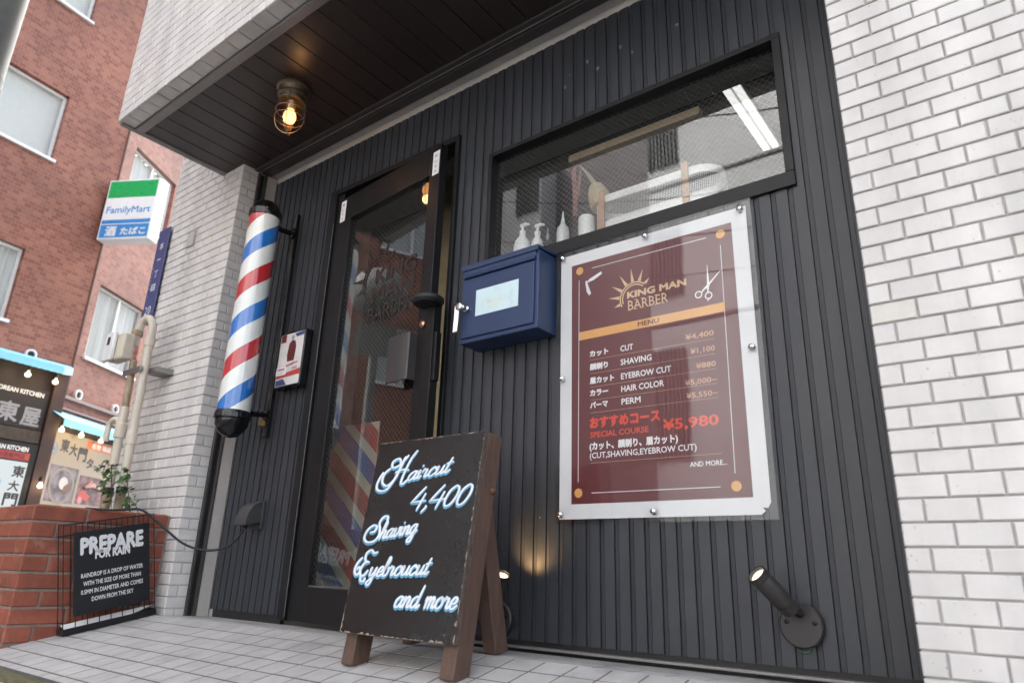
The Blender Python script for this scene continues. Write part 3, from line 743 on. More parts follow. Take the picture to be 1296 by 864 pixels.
# ================================================================== menu board
mn = thing('menu_board', 'large maroon price menu with white margin under clear acrylic on steel studs', 'menu board', (-.934, FY, .159))
AY = 1.926
b = MB(); b.box(-1.292, -.576, AY - .004, AY - .001, .159, 1.130)
b.build('acrylic_sheet', M_acryl, mn, smooth=0)
M_paper = pbr('white_poster_paper', (.72, .72, .73), .5, var=.02)
b = MB(); pp = [(-1.277, .173), (-.622, .173), (-.610, .183), (-.618, .192), (-.603, .190), (-.594, .205), (-.593, 1.108), (-1.277, 1.108)]
b.prism(pp, V(0, AY + .001, 0), X, Z, Y * .0015); sheet = b.build('poster_sheet', M_paper, mn, smooth=0)
pm = patch('maroon_panel', M_mar, sheet, -1.230, -.641, .220, 1.064, AY + .0008, .0005)
PYm = AY + .0002
M_or = pbr('orange_ink', (.72, .36, .11), .5, var=.02); M_beige = pbr('beige_ink', (.68, .46, .28), .5, var=.02); M_tan = pbr('tan_ink', (.60, .33, .20), .5, var=.02); M_redi = pbr('bright_red_ink', (.72, .07, .035), .5, var=.02)
def mw(s, x, z, h, mat, width=None, bold=.0, align='l', track=1.): return write(s, mat, pm, V(x, PYm, z), X, Z, h, width, bold, align)
for (cx, cz) in ((-1.1965, 1.037), (-.6775, 1.034), (-1.203, .2545), (-.685, .252)):
    b = MB(); disc(b, V(cx, PYm, cz), X, Z, .0148, 26, .0002); b.build('corner_dot', M_or, pm, smooth=0)
b = MB()
def line(a, c, t=.0011):
    a, c = Vector((a[0], PYm - .0002, a[1])), Vector((c[0], PYm - .0002, c[1])); d_ = (c - a).normalized(); n_ = d_.cross(Y) * t
    b.quad(a - n_, c - n_, c + n_, a + n_) if (c - a).cross(n_).dot(Y) < 0 else b.quad(a + n_, c + n_, c - n_, a - n_)
line((-1.146, 1.036), (-.725, 1.034)); line((-1.199, 1.001), (-1.204, .289)); line((-.680, .996), (-.686, .287)); line((-1.154, .253), (-.731, .252))
b.build('border_lines', M_inkw, pm, smooth=0)
b = MB()
for z_ in (.696, .648, .601, .556, .513, .348): line((-1.156, z_), (-.720, z_ - .002), .0004)
b.build('rule_lines', M_beige, pm, smooth=0)
b = MB(); b.box(-1.199, -.680, PYm - .0004, PYm, .774, .804); bd = b.build('orange_band', M_or, pm, smooth=0)
write('MENU', M_mar, bd, V(-.973, PYm - .0005, .7815), X, Z, .0155, .075, .02)
crown(M_beige, pm, V(-.982, PYm, .888), X, Z, .0460)
mw('KING MAN', -1.008, .889, .0225, M_beige, .208, .045)
mw('BARBER', -1.007, .845, .034, M_beige, .144, .0)
b = MB()                                                     # slab serifs under and over BARBER
for q in range(6):
    xx = -1.007 + q * .0243
    for zz in (.8445, .8775): flat(b, [(xx - .001, zz), (xx + .010, zz), (xx + .010, zz + .002), (xx - .001, zz + .002)], V(0, PYm, 0), X, Z, .0007)
b.build('serifs', M_beige, pm, smooth=0)
# razor and scissors
b = MB()
flat(b, [(-1.166, .984), (-1.158, .996), (-1.108, 1.014), (-1.106, 1.004), (-1.140, .988)], V(0, PYm, 0), X, Z, .0004)
flat(b, [(-1.173, .983), (-1.166, .986), (-1.150, .940), (-1.158, .934), (-1.168, .950)], V(0, PYm, 0), X, Z, .0005)
disc(b, V(-1.168, PYm, .987), X, Z, .005, 14, .0007); b.build('razor_print', M_inkw, pm, smooth=0)
b = MB()
def seg2(p, q, t0, t1, lf):
    d_ = Vector((q[0] - p[0], q[1] - p[1])).normalized(); n_ = (-d_.y, d_.x)
    flat(b, [(p[0] - n_[0] * t0, p[1] - n_[1] * t0), (q[0] - n_[0] * t1, q[1] - n_[1] * t1), (q[0] + n_[0] * t1, q[1] + n_[1] * t1), (p[0] + n_[0] * t0, p[1] + n_[1] * t0)], V(0, PYm, 0), X, Z, lf)
seg2((-.7275, .868), (-.727, .940), .0042, .0008, .0004); seg2((-.738, .862), (-.684, .912), .0042, .0008, .0006)
seg2((-.738, .864), (-.750, .852), .003, .002, .0008); seg2((-.7275, .868), (-.730, .846), .003, .002, .001)
ring(b, V(-.760, PYm, .846), X, Z, .0085, .0125, 18, lift=.0012); ring(b, V(-.728, PYm, .836), X, Z, .0085, .0125, 18, lift=.0012)
seg2((-.727, .825), (-.733, .818), .0022, .001, .0014)
b.build('scissors_print', M_inkw, pm, smooth=0)
for (jp, en, z, wj, we) in (('カット', 'CUT', .707, .070, .046), ('顔剃り', 'SHAVING', .660, .068, .110), ('眉カット', 'EYEBROW CUT', .612, .090, .175), ('カラー', 'HAIR COLOR', .5695, .067, .149), ('パーマ', 'PERM', .5275, .066, .067)):
    mw(jp, -1.156, z + .002, .0165, M_inkw, wj, .055); mw(en, -1.039, z, .0195, M_inkw, we, .022)
for (p, z, wd) in (('¥4,400', .7055, .091), ('¥1,100', .657, .077), ('¥880', .608, .062), ('¥5,000~', .560, .100), ('¥5,550~', .519, .098)):
    mw(p, -.720, z, .0165, M_tan, wd, .018, 'r')
mw('おすすめコース', -1.157, .464, .028, M_redi, .249, .055)
mw('SPECIAL COURSE', -1.157, .4305, .018, M_redi, .209, .02)
mw('¥5,980', -.897, .431, .031, M_redi, .173, .03)
mw('(カット、顔剃り、眉カット)', -1.159, .392, .019, M_inkw, .306, .05)
mw('(CUT,SHAVING,EYEBROW CUT)', -1.159, .3625, .0185, M_inkw, .364, .015)
mw('AND MORE...', -.818, .3135, .0145, M_inkw, .111, .01)
stud = None
for (sx, sz) in ((-1.265, 1.101), (-.933, 1.098), (-.609, 1.098), (-1.264, .644), (-.607, .645), (-1.266, .188), (-.936, .189)):
    b = MB(); b.lathe((sx, AY + .012, sz), -Y, [(.005, 0), (.005, .016), (.0105, .0165), (.0105, .021), (.0085, .0275), (.004, .0305), (0, .031)], 22)
    b.build('stud', M_steel, mn)

# ================================================================== A-board
ab = thing('sandwich_board', 'wooden A-frame sandwich board with blue and white hand lettering before the door', 'sandwich board', (-1.52, 1.55, gz(1.5)))
BX0, BW = -1.750, .456
B0, B1 = V(BX0, 1.462, -.178), V(BX0, 1.552, .400)
bz = (B1 - B0); BL = bz.length; bz.normalize(); bn = X.cross(bz)          # bn points back to front? -> towards -y
if bn.y > 0: bn = -bn
M_board = pbr('scuffed_blackboard', (.017, .0155, .0155), .24, var=.25, nscale=4, bump=.05, specks=(.3, .29, .28), stain=((.03, .045, .04), 2.5, .52, .5))
M_edge = pbr('chipped_board_edge', (.30, .235, .19), .8, var=.45, nscale=60)
b = MB(); b.obox(B0 - bn * .018, X * BW, bn * .018, bz * BL); board = b.build('board', M_board, ab, bevel=.0015)
# chipped paint along the edges
b = MB()
random.seed(3)
def chips(p, d, inn, L_, dens):
    t = 0
    while t < L_ - .02:
        ln = random.uniform(.006, .03); dp_ = random.uniform(.001, .0045) * dens
        if random.random() < .75:
            q = p + d * t
            pts = [q + d * 0, q + d * ln, q + d * (ln * .8) + inn * dp_ * random.uniform(.3, 1), q + d * ln * .5 + inn * dp_, q + d * ln * .25 + inn * dp_ * random.uniform(.2, 1)]
            pts = [v + bn * (.0004 + random.uniform(0, .0003)) for v in pts]
            nn = (pts[1] - pts[0]).cross(pts[3] - pts[0])
            b.add(pts, [(0, 1, 2, 3, 4)] if nn.dot(bn) > 0 else [(4, 3, 2, 1, 0)])
        t += ln * random.uniform(.6, 1.3)
chips(B0, X, bz, BW, 1.5); chips(B0 + bz * BL, X, -bz, BW, .8); chips(B0, bz, X, BL, .5); chips(B0 + X * BW, bz, -X, BL, .9); chips(B0, bz, X, .07, 2.); chips(B0 + X * BW, bz, -X, .07, 2.2)
b.build('paint_chips', M_edge, board, smooth=0)
b = MB(); e_ = .0012
b.obox(B0 - bn * .0175 + X * BW, X * e_, bn * .0165, bz * BL); b.obox(B0 - bn * .0175 - bz * e_, X * BW, bn * .0165, bz * (e_ - .0001)); b.obox(B0 - bn * .0175 + bz * BL, X * BW, bn * .0165, bz * e_)
b.build('board_edge', pbr('worn_board_edge', (.085, .06, .05), .8, var=.6, nscale=50), board, smooth=0)
# legs
def leg(x0, x1, yb, zb, yt, zt, dep):
    """leg of depth dep leaning from its front-bottom (yb, zb) to its front-top (yt, zt)"""
    d_ = V(0, yt - yb, zt - zb); 
    mb = MB(); mb.obox(V(x0, yb, zb), X * (x1 - x0), V(0, dep, dep * -.12 if yt > yb else dep * .12), d_); return mb
yf = 1.462 + .019; fy0 = yf - .155 * .09; fz = gz(fy0 + .03)
leg(BX0 + .010, BX0 + .058, fy0, fz + .001, 1.573, .392, .066).build('leg', M_wood, ab, bevel=.004)
leg(BX0 + BW - .052, BX0 + BW - .002, fy0, fz + .001, 1.574, .402, .066).build('leg', M_wood, ab, bevel=.004)
leg(BX0 + .012, BX0 + .056, 1.712, GZ + .001, 1.586, .30, .060).build('leg', M_wood, ab, bevel=.004)
leg(BX0 + BW - .105, BX0 + BW - .0565, 1.712, GZ + .001, 1.586, .30, .060).build('leg', M_wood, ab, bevel=.004)
b = MB(); b.box(BX0 + .059, BX0 + BW - .107, 1.690, 1.715, -.13, -.085); b.build('cross_rail', M_wood, ab, bevel=.003)
b = MB(); b.box(BX0 + .0585, BX0 + BW - .0525, 1.587, 1.612, .345, .395); b.build('cross_rail', M_wood, ab, bevel=.003)
b = MB(); b.lathe((BX0 + BW - .002, 1.600, .23), X, [(.012, 0), (.011, .004), (.005, .008), (0, .009)], 16); b.build('bolt', pbr('rusty_bolt', (.20, .10, .06), .5, metal=.7), ab)

# hand painted lettering: brush strokes
G = {
 'a': ([[(.88, .80), (.62, 1.0), (.18, .72), (.12, .22), (.42, .02), (.78, .42), (.92, .98)], [(.92, .98), (.80, .25), (.96, .03), (1.2, .3)]], 1.13),
 'n': ([[(0, .66), (.16, .97), (.12, 0)], [(.14, .45), (.48, .97), (.70, .82), (.62, .18), (.80, .03), (1.02, .3)]], .98),
 'd': ([[(.88, .80), (.62, 1.0), (.18, .72), (.12, .22), (.42, .02), (.78, .42), (.92, .9)], [(1.06, 2.0), (.80, .25), (.96, .03), (1.2, .3)]], 1.15),
 'm': ([[(0, .66), (.16, .97), (.12, 0)], [(.14, .45), (.42, .97), (.58, .82), (.52, 0)], [(.54, .45), (.84, .97), (1.02, .82), (.95, .18), (1.12, .03), (1.32, .3)]], 1.3),
 'o': ([[(.55, 1.0), (.18, .72), (.14, .2), (.45, .0), (.8, .3), (.82, .8), (.55, 1.0), (.75, .78), (1.0, .85)]], .98),
 'r': ([[(0, .7), (.2, 1.05), (.18, .85), (.5, .88), (.46, .2), (.62, .03), (.8, .3)]], .78),
 'e': ([[(.12, .42), (.6, .52), (.72, .86), (.46, 1.0), (.14, .62), (.16, .14), (.46, .0), (.9, .32)]], .86),
 'i': ([[(0, .66), (.18, .97), (.12, .2), (.3, .03), (.5, .3)], [(.24, 1.42), (.27, 1.48)]], .5),
 'c': ([[(.72, .78), (.52, 1.0), (.16, .66), (.16, .16), (.46, .0), (.86, .32)]], .84),
 'u': ([[(0, .66), (.16, .97), (.12, .22), (.32, .02), (.66, .35), (.80, .97)], [(.80, .97), (.72, .2), (.88, .03), (1.1, .3)]], 1.06),
 't': ([[(.36, 1.65), (.16, .25), (.34, .02), (.62, .3)], [(-.05, 1.08), (.62, 1.16)]], .6),
 'h': ([[(.1, .6), (.45, 1.6), (.36, 2.0), (.22, 1.7), (.08, 0)], [(.12, .45), (.48, .97), (.70, .82), (.62, .18), (.80, .03), (1.02, .3)]], .98),
 'v': ([[(0, .66), (.16, .97), (.16, .2), (.38, .02), (.72, .5), (.70, .98), (.95, .85)]], .92),
 'g': ([[(.88, .80), (.62, 1.0), (.18, .72), (.12, .22), (.42, .02), (.78, .42), (.92, .98)], [(.92, .98), (.72, -.6), (.40, -.9), (.16, -.62), (.55, -.2), (1.15, .3)]], 1.1),
 'y': ([[(0, .66), (.16, .97), (.12, .3), (.32, .08), (.66, .42), (.82, .97)], [(.82, .97), (.62, -.6), (.34, -.9), (.10, -.62), (.5, -.2), (1.1, .3)]], 1.05),
 'b': ([[(.05, .6), (.42, 1.6), (.32, 2.0), (.18, 1.7), (.10, .25), (.36, 0), (.68, .3), (.62, .85), (.82, .78)]], .82),
 'H': ([[(-.35, 1.3), (-.7, .9), (-.62, .25), (-.1, -.05), (.35, .5), (.42, 1.4), (.1, 2.0), (-.35, 1.8), (-.2, 1.35), (.3, 1.5), (.75, 2.2)],
        [(.55, 2.1), (.45, 1.1), (.22, .1), (-.1, -.4), (-.75, -.35), (-1.0, .2), (-.85, 1.0)], [(1.35, 2.5), (1.1, 1.9), (.95, .9), (.95, .15), (1.15, .0), (1.4, .3)], [(.2, .95), (.7, 1.1), (1.2, 1.05)]], 1.45),
 'S': ([[(1.05, 1.75), (.95, 2.25), (.6, 2.2), (.42, 1.7), (.62, 1.1), (.72, .5), (.45, .0), (-.1, -.1), (-.5, .3), (-.45, 1.0), (-.05, 1.45), (.3, 1.3), (.2, .9), (-.1, .8)]], 1.05),
 'E': ([[(1.5, 2.1), (1.15, 2.0), (.7, 2.25), (.25, 1.95), (.35, 1.4), (.8, 1.25)], [(.85, 1.25), (.35, 1.15), (.1, .6), (.35, .1), (.75, .2), (1.0, .55)], [(-.1, 1.6), (-.5, 1.1), (-.55, .5), (-.2, .15), (.1, .45), (-.1, .8), (-.35, .65)], [(.35, .1), (.5, -.3), (.85, -.35), (.95, -.1)]], 1.35),
 '4': ([[(.62, 1.9), (.02, .68), (.1, .6), (1.05, .68)], [(.82, 1.3), (.66, -.1)]], 1.05),
 '0': ([[(.55, 1.75), (.2, 1.3), (.1, .5), (.3, .02), (.65, .2), (.85, .9), (.8, 1.5), (.55, 1.75)]], .95),
 ',': ([[(.2, .2), (.25, .05), (.05, -.35)]], .42),
}
def script(s, ox, oz, xh, slope=0., shear=.30, kx=1., fitw=None):
    """strokes in board coordinates"""
    out = []; x = 0
    for ch in s:
        if ch == ' ': x += .7; continue
        st, adv = G[ch]
        for k in st: out.append([(x + p[0] + shear * p[1], p[1]) for p in k])
        x += adv
    if fitw: kx = fitw / (x * xh)
    return [[(ox + p[0] * xh * kx, oz + p[1] * xh + slope * p[0] * xh * kx) for p in k] for k in out]
def ribbon(mb, pts, wd, lift, cal=True):
    sp = catmull(pts, 7); n = len(sp); up = bn
    L_ = []; R_ = []
    for i, p in enumerate(sp):
        q0 = sp[max(i - 1, 0)]; q1 = sp[min(i + 1, n - 1)]
        dx, dz = q1[0] - q0[0], q1[1] - q0[1]; l = math.hypot(dx, dz) or 1
        dx, dz = dx / l, dz / l
        wk = wd * (.50 + .75 * abs(dz)) if cal else wd
        wk *= .75 + .25 * min(1, min(i, n - 1 - i) / 3)
        off = up * (lift + .0000025 * (len(mb.v) % 400))
        P = lambda a, c: B0 + X * a + bz * c + off
        L_.append(P(p[0] - dz * wk / 2, p[1] + dx * wk / 2)); R_.append(P(p[0] + dz * wk / 2, p[1] - dx * wk / 2))
    vs = L_ + R_
    mb.add(vs, [(i, n + i, n + i + 1, i + 1) for i in range(n - 1)])
    for (p, s_) in ((sp[0], 0), (sp[-1], -1)):
        q = [B0 + X * (p[0] + wd * .36 * math.cos(2 * PI * t / 10)) + bz * (p[1] + wd * .36 * math.sin(2 * PI * t / 10)) + up * (lift + .00002) for t in range(10)]
        mb.add(q, [tuple(range(10))])
M_cblue = pbr('sky_blue_paint', (.11, .36, .56), .45, var=.2, nscale=25); M_cwhite = pbr('white_sign_paint', (.80, .82, .83), .45, var=.03)
def cap(ch, ox, oz, w_, h_, slant=0.):
    """ornate capital fitted to a box"""
    ps = [p for k in G[ch][0] for p in k]
    x0, x1 = min(p[0] for p in ps), max(p[0] for p in ps); y0, y1 = min(p[1] for p in ps), max(p[1] for p in ps)
    return [[(ox + (p[0] - x0) / (x1 - x0) * w_ + slant * (p[1] - y0) / (y1 - y0), oz + (p[1] - y0) / (y1 - y0) * h_) for p in k] for k in G[ch][0]]
lines = [(cap('H', .024, .424, .135, .122, .032), script('aircut', .162, .449, .027, .10, .30, fitw=.175)),
         ([], script('4,400', .198, .360, .034, .03, .24, fitw=.232)),
         (cap('S', .020, .262, .080, .078, .016), script('having', .090, .270, .026, .12, .28, fitw=.155)),
         (cap('E', .006, .146, .078, .092, .014), script('yebroucut', .076, .160, .027, .05, .28, fitw=.245)),
         ([], script('and more', .208, .079, .030, .03, .28, fitw=.236))]
for (caps, body) in lines:
    bl_ = MB(); wh = MB()
    for k in caps: ribbon(bl_, [(p[0] - .0012, p[1] - .0022) for p in k], .0142, .0005, cal=False)
    for k in body: ribbon(bl_, [(p[0] - .0012, p[1] - .0022) for p in k], .0126, .0006, cal=False)
    for k in caps: ribbon(wh, k, .0076, .0018)
    for k in body: ribbon(wh, k, .0064, .0019)
    bl_.build('lettering', M_cblue, board, smooth=0); wh.build('lettering', M_cwhite, board, smooth=0)

# ================================================================== wall spotlights
def spot(name, label, base, head, tip, grp):
    base, head, tip = Vector(base), Vector(head), Vector(tip)
    t = thing(name, label, 'spotlight', base, grp)
    M_sp = pbr('dark_grey_lamp_metal', (.030, .027, .026), .42, var=.12)
    b = MB(); b.lathe(base, -Y, [(.052, 0), (.054, .006), (.054, .016), (.050, .020), (.0, .020)], 36); b.build('mount_plate', M_sp, t)
    b = MB()
    for sx in (-.034, .034): b.lathe(base + V(sx, -.020, .008), -Y, [(.006, 0), (.006, .003), (.003, .005), (0, .005)], 12)
    b.build('screw', M_dark, t)
    ax = (tip - head).normalized(); L_ = (tip - head).length
    b = MB(); b.lathe(base + V(0, -.019, .03), (head + ax * .02) - (base + V(0, -.019, .03)), [(.013, 0), (.013, ((head + ax * .02) - (base + V(0, -.019, .03))).length)], 14); b.build('swivel_joint', M_sp, t)
    b = MB(); b.lathe(head, ax, [(.0, 0), (.018, 0), (.0235, .004), (.0245, .03), (.0225, .031), (.0225, .034), (.0245, .035), (.0245, L_ - .022), (.0235, L_ - .02), (.0235, L_ - .018), (.0255, L_ - .016), (.0255, L_), (.0215, L_), (.0200, L_ - .010), (0, L_ - .010)], 32); b.build('lamp_barrel', M_sp, t)
    b = MB(); b.lathe(tip - ax * .0085, ax, [(.0198, 0), (.0150, .003), (0, .004)], 24); b.build('lit_lens', emit('lit_spot_lens', (1, .80, .55), .5), t)
    return t, ax
SB1 = V(-.545, FY - .001, -.100)
t1, a1 = spot('wall_spotlight', 'dark barrel spotlight on a round plate low on siding under the menu board', SB1, SB1 + V(-.004, -.062, .035), (-.605, 1.795, .020), 'wall spotlights on the siding')
b = MB(); b.tube([V(-.545 + .016 * math.cos(a), FY - .008, -.152 + .010 * math.sin(a)) for a in [PI + PI * q / 8 for q in range(9)]], .0016, 5); b.build('earth_wire', pbr('green_wire', (.03, .16, .07), .5), t1)
SB2 = V(-1.512, FY - .001, -.14)
t2, a2_ = spot('wall_spotlight', 'barrel spotlight half hidden behind the sandwich board, washing siding in warm light', SB2, SB2 + V(.012, -.055, .03), (-1.437, 1.842, .0), 'wall spotlights on the siding')
sl_ = bpy.data.lights.new('spot_beam', 'SPOT'); sl_.energy = .55; sl_.color = (1, .60, .26); sl_.spot_size = math.radians(95); sl_.spot_blend = 1.0; sl_.shadow_soft_size = .02
so = bpy.data.objects.new('spot_beam', sl_); COL.objects.link(so); so.parent = t2
so.location = (V(-1.430, 1.845, .012) - SB2); so.rotation_euler = (-(V(.26, .62, .55).normalized())).to_track_quat('Z', 'Y').to_euler()

# ================================================================== things on the shelf behind the glass
SZ = 1.186
def bottle(label, x, y, kind):
    t = thing({'pump': 'pump_bottle', 'squeeze': 'squeeze_bottle', 'tiny': 'glass_bottle'}[kind], label, 'bottle', (x, y, SZ))
    return t
for (x, y, r_, h_, lb) in ((-1.552, 2.05, .036, .155, 'wide white pump bottle on the window shelf above the letter box'), (-1.476, 2.05, .026, .130, 'slim white pump bottle second from the left end of window shelf')):
    t = thing('pump_bottle', lb, 'bottle', (x, y, SZ), 'pump bottles behind the window')
    MB().lathe((x, y, SZ), Z, [(r_ * .95, 0), (r_, .006), (r_, h_ * .62), (r_ * .85, h_ * .78), (r_ * .4, h_ * .93), (r_ * .36, h_), (0, h_)], 26).build('bottle_body', M_white, t)
    b = MB(); b.lathe((x, y, SZ + h_), Z, [(.013, 0), (.013, .014), (.005, .016), (.005, .036), (0, .036)], 16); b.tube([(x - .008, y, SZ + h_ + .040), (x + .012, y - .002, SZ + h_ + .042), (x + .036, y - .006, SZ + h_ + .034)], [.009, .008, .005], 10); b.build('pump_head', M_white, t)
t = thing('glass_bottle', 'small clear spray bottle between the pump bottles and the squeeze bottle', 'bottle', (-1.425, 2.05, SZ))
MB().lathe((-1.425, 2.05, SZ), Z, [(.022, 0), (.024, .005), (.024, .07), (.010, .085), (.009, .095), (0, .095)], 20).build('bottle_body', M_clear, t)
MB().lathe((-1.425, 2.05, SZ + .095), Z, [(.007, 0), (.007, .022), (.003, .026), (.0025, .05), (0, .05)], 12).build('spray_nozzle', pbr('grey_plastic', (.3, .3, .3), .4), t)
t = thing('squeeze_bottle', 'white squeeze bottle with long pointed nozzle on the window shelf', 'bottle', (-1.352, 2.05, SZ))
MB().lathe((-1.352, 2.05, SZ), Z, [(.023, 0), (.026, .004), (.0265, .105), (.022, .125), (.013, .132), (0, .132)], 24).build('bottle_body', M_white, t)
MB().lathe((-1.352, 2.05, SZ + .132), Z, [(.014, 0), (.010, .012), (.006, .035), (.0025, .066), (0, .066)], 16).build('nozzle', M_white, t)
t = thing('shaving_mug', 'white lidded cup on silver foot beside the white wire tray', 'cup', (-1.249, 2.06, SZ))
MB().lathe((-1.249, 2.06, SZ), Z, [(.030, 0), (.033, .006), (.024, .018), (.030, .040), (.033, .042), (0, .042)], 28).build('cup_foot', M_steel, t)
MB().lathe((-1.249, 2.06, SZ + .0425), Z, [(.032, 0), (.033, .055), (.031, .098), (.026, .104), (0, .104)], 28).build('cup_body', M_white, t)
# hanging hooks, strop, brush
M_str = pbr('red_brown_leather', (.17, .055, .04), .5, var=.2)
b = MB(); b.box(-1.325, -.765, 2.048, 2.085, 1.600, 1.632); ht = tag(b.build('hanging_rail', pbr('tan_wood_rail', (.22, .16, .10), .6, var=.15), loc=(-.9, 2.06, 1.60)), 'tan wooden rail along the top inside of the shop window', 'rail')
for (hx, lb) in ((-1.272, 'chrome hook on inner window rail holding the leather strop'), (-1.145, 'empty chrome hook on inner window rail right of the strop')):
    pts = catmull([(hx, 2.046, 1.615), (hx, 2.045, 1.585), (hx + .006, 2.036, 1.568), (hx, 2.028, 1.558), (hx - .006, 2.028, 1.572)], 6)
    tag(MB().tube([V(*p) for p in pts], .0018, 6).build('hook', M_steel, loc=(hx, 2.046, 1.60)), lb, 'hook', 'hooks on the window rail')
t = thing('leather_strop', 'red brown leather strap hanging from a hook inside the window', 'strap', (-1.275, 2.03, 1.59))
pts = catmull([(-1.275, 2.032, 1.562), (-1.290, 2.03, 1.54), (-1.286, 2.03, 1.48), (-1.283, 2.03, 1.40), (-1.284, 2.03, 1.335)], 6)
b = MB()
for (p, q) in zip(pts[:-1], pts[1:]): b.obox(V(p[0] - .009, p[1], p[2]), X * .018, Y * .004, V(q[0] - p[0], 0, q[2] - p[2]))
b.build('strap', M_str, t)
pts = catmull([(-1.272, 2.034, 1.562), (-1.260, 2.036, 1.54), (-1.266, 2.036, 1.50), (-1.276, 2.036, 1.42)], 6)
b = MB()
for (p, q) in zip(pts[:-1], pts[1:]): b.obox(V(p[0] - .006, p[1], p[2]), X * .012, Y * .003, V(q[0] - p[0], 0, q[2] - p[2]))
b.build('strap', M_str, t)
t = thing('neck_brush', 'pale straw coloured neck brush hanging beside the leather strap', 'brush', (-1.222, 2.09, 1.45))
b = MB(); random.seed(5)
b.lathe((-1.222, 2.09, 1.475), V(.25, 0, -1), [(.012, -.01), (.028, 0), (.040, .03), (.045, .07), (.043, .105), (.030, .112), (0, .112)], 24); b.build('bristles', pbr('straw_bristle', (.42, .36, .22), .9, var=.35, nscale=60, bump=.8, bscale=260, streak=(3, 3, .4)), t)
MB().tube([(-1.225, 2.09, 1.485), (-1.24, 2.06, 1.52), (-1.266, 2.04, 1.562)], [.012, .007, .003], 10).build('brush_handle', pbr('pale_handle', (.4, .34, .24), .5), t)
# white oblong tray with wooden bars
t = thing('wire_tray', 'long white mesh tray with two wooden uprights standing on the window shelf', 'tray', (-.97, 2.11, SZ))
def oblong(cx, cy, hx, hy, n=10):
    r_ = hy; p = []
    for q in range(n + 1): a = -PI / 2 + PI * q / n; p.append((cx + hx - r_ + r_ * math.cos(a), cy + r_ * math.sin(a)))
    for q in range(n + 1): a = PI / 2 + PI * q / n; p.append((cx - hx + r_ + r_ * math.cos(a), cy + r_ * math.sin(a)))
    return p
ob = oblong(-.965, 2.115, .255, .085)
def band(z0, z1, nm, th=.003):
    b = MB(); n = len(ob); c = V(-.965, 2.115, 0)
    o_ = [V(p[0], p[1], z0) for p in ob] + [V(p[0], p[1], z1) for p in ob]
    i_ = [V(c.x + (p[0] - c.x) * .985, c.y + (p[1] - c.y) * .96, z0) for p in ob] + [V(c.x + (p[0] - c.x) * .985, c.y + (p[1] - c.y) * .96, z1) for p in ob]
    b.add(o_ + i_, [(q, (q + 1) % n, n + (q + 1) % n, n + q) for q in range(n)] + [(2 * n + (q + 1) % n, 2 * n + q, 3 * n + q, 3 * n + (q + 1) % n) for q in range(n)] + [(n + q, n + (q + 1) % n, 3 * n + (q + 1) % n, 3 * n + q) for q in range(n)] + [(2 * n + q, 2 * n + (q + 1) % n, (q + 1) % n, q) for q in range(n)])
    return b.build(nm, M_white, t)
band(SZ + .002, SZ + .085, 'tray_base'); band(SZ + .165, SZ + .195, 'tray_rim')
b = MB(); n = len(ob)
for q in range(n):
    p0, p1 = ob[q], ob[(q + 1) % n]; ln = math.hypot(p1[0] - p0[0], p1[1] - p0[1]); m_ = max(1, int(ln / .006))
    for e in range(m_):
        f_ = e / m_; xx, yy = p0[0] + (p1[0] - p0[0]) * f_, p0[1] + (p1[1] - p0[1]) * f_
        b.tube([(xx, yy, SZ + .085), (xx, yy, SZ + .165)], .0006, 3, cap=False)
for hz in range(1, 13): b.tube([V(p[0], p[1], SZ + .085 + hz * .0062) for p in ob], .0006, 3, closed=True)
b.build('tray_mesh', M_white, t, smooth=0)
for xx in (-1.16, -.822):
    b = MB(); b.box(xx - .013, xx + .013, 2.018, 2.027, SZ + .005, SZ + .215); b.build('wooden_upright', pbr('light_wood', (.42, .24, .14), .55, var=.15, nscale=20), t, bevel=.002)
# interior strip lamp
t = thing('ceiling_strip_lamp', 'white fluorescent strip lamp lit on the dark ceiling inside the shop', 'lamp', (-.92, 3.2, 2.419))
b = MB(); b.box(-.975, -.875, 2.86, 3.60, 2.385, 2.419); b.build('lamp_housing', M_white, t, bevel=.004)
b = MB(); b.box(-.970, -.932, 2.88, 3.58, 2.370, 2.384); b.build('tube', M_tube, t, bevel=.006)
b = MB(); b.box(-.918, -.880, 2.88, 3.58, 2.370, 2.384); b.build('tube', M_tube, t, bevel=.006)
# striped banner and grey chair back inside the door
t = thing('striped_banner', 'tall cream banner of slanting red and blue stripes standing inside the door', 'banner', (-2.66, 2.2, -.215))
BA0, BA1, BZ0, BZ1 = -2.95, -2.50, -.20, .68
b = MB(); b.box(BA0, BA1, 2.20, 2.206, BZ0, BZ1); bb_ = b.build('banner_cloth', pbr('banner_cloth', (.52, .49, .41), .8, var=.06), t, smooth=0)
def clip(poly, f):
    out = []
    for i, p in enumerate(poly):
        q = poly[(i + 1) % len(poly)]; a_, c_ = f(p), f(q)
        if a_ >= 0: out.append(p)
        if a_ * c_ < 0: t_ = a_ / (a_ - c_); out.append((p[0] + (q[0] - p[0]) * t_, p[1] + (q[1] - p[1]) * t_))
    return out
for i in range(7):
    z0 = 1.17 - .165 * i
    pl_ = [(BA0, z0 - .105), (BA1, z0 - .105 - .376), (BA1, z0 - .376), (BA0, z0)]
    pl_ = clip(clip(pl_, lambda p: BZ1 - p[1]), lambda p: p[1] - BZ0)
    if len(pl_) > 2:
        b = MB(); flat(b, pl_, V(0, 2.1992, 0), X, Z); b.build('banner_stripe', pbr('banner_red', (.38, .07, .055), .7) if i % 2 else pbr('banner_blue', (.07, .11, .32), .7), bb_, smooth=0)

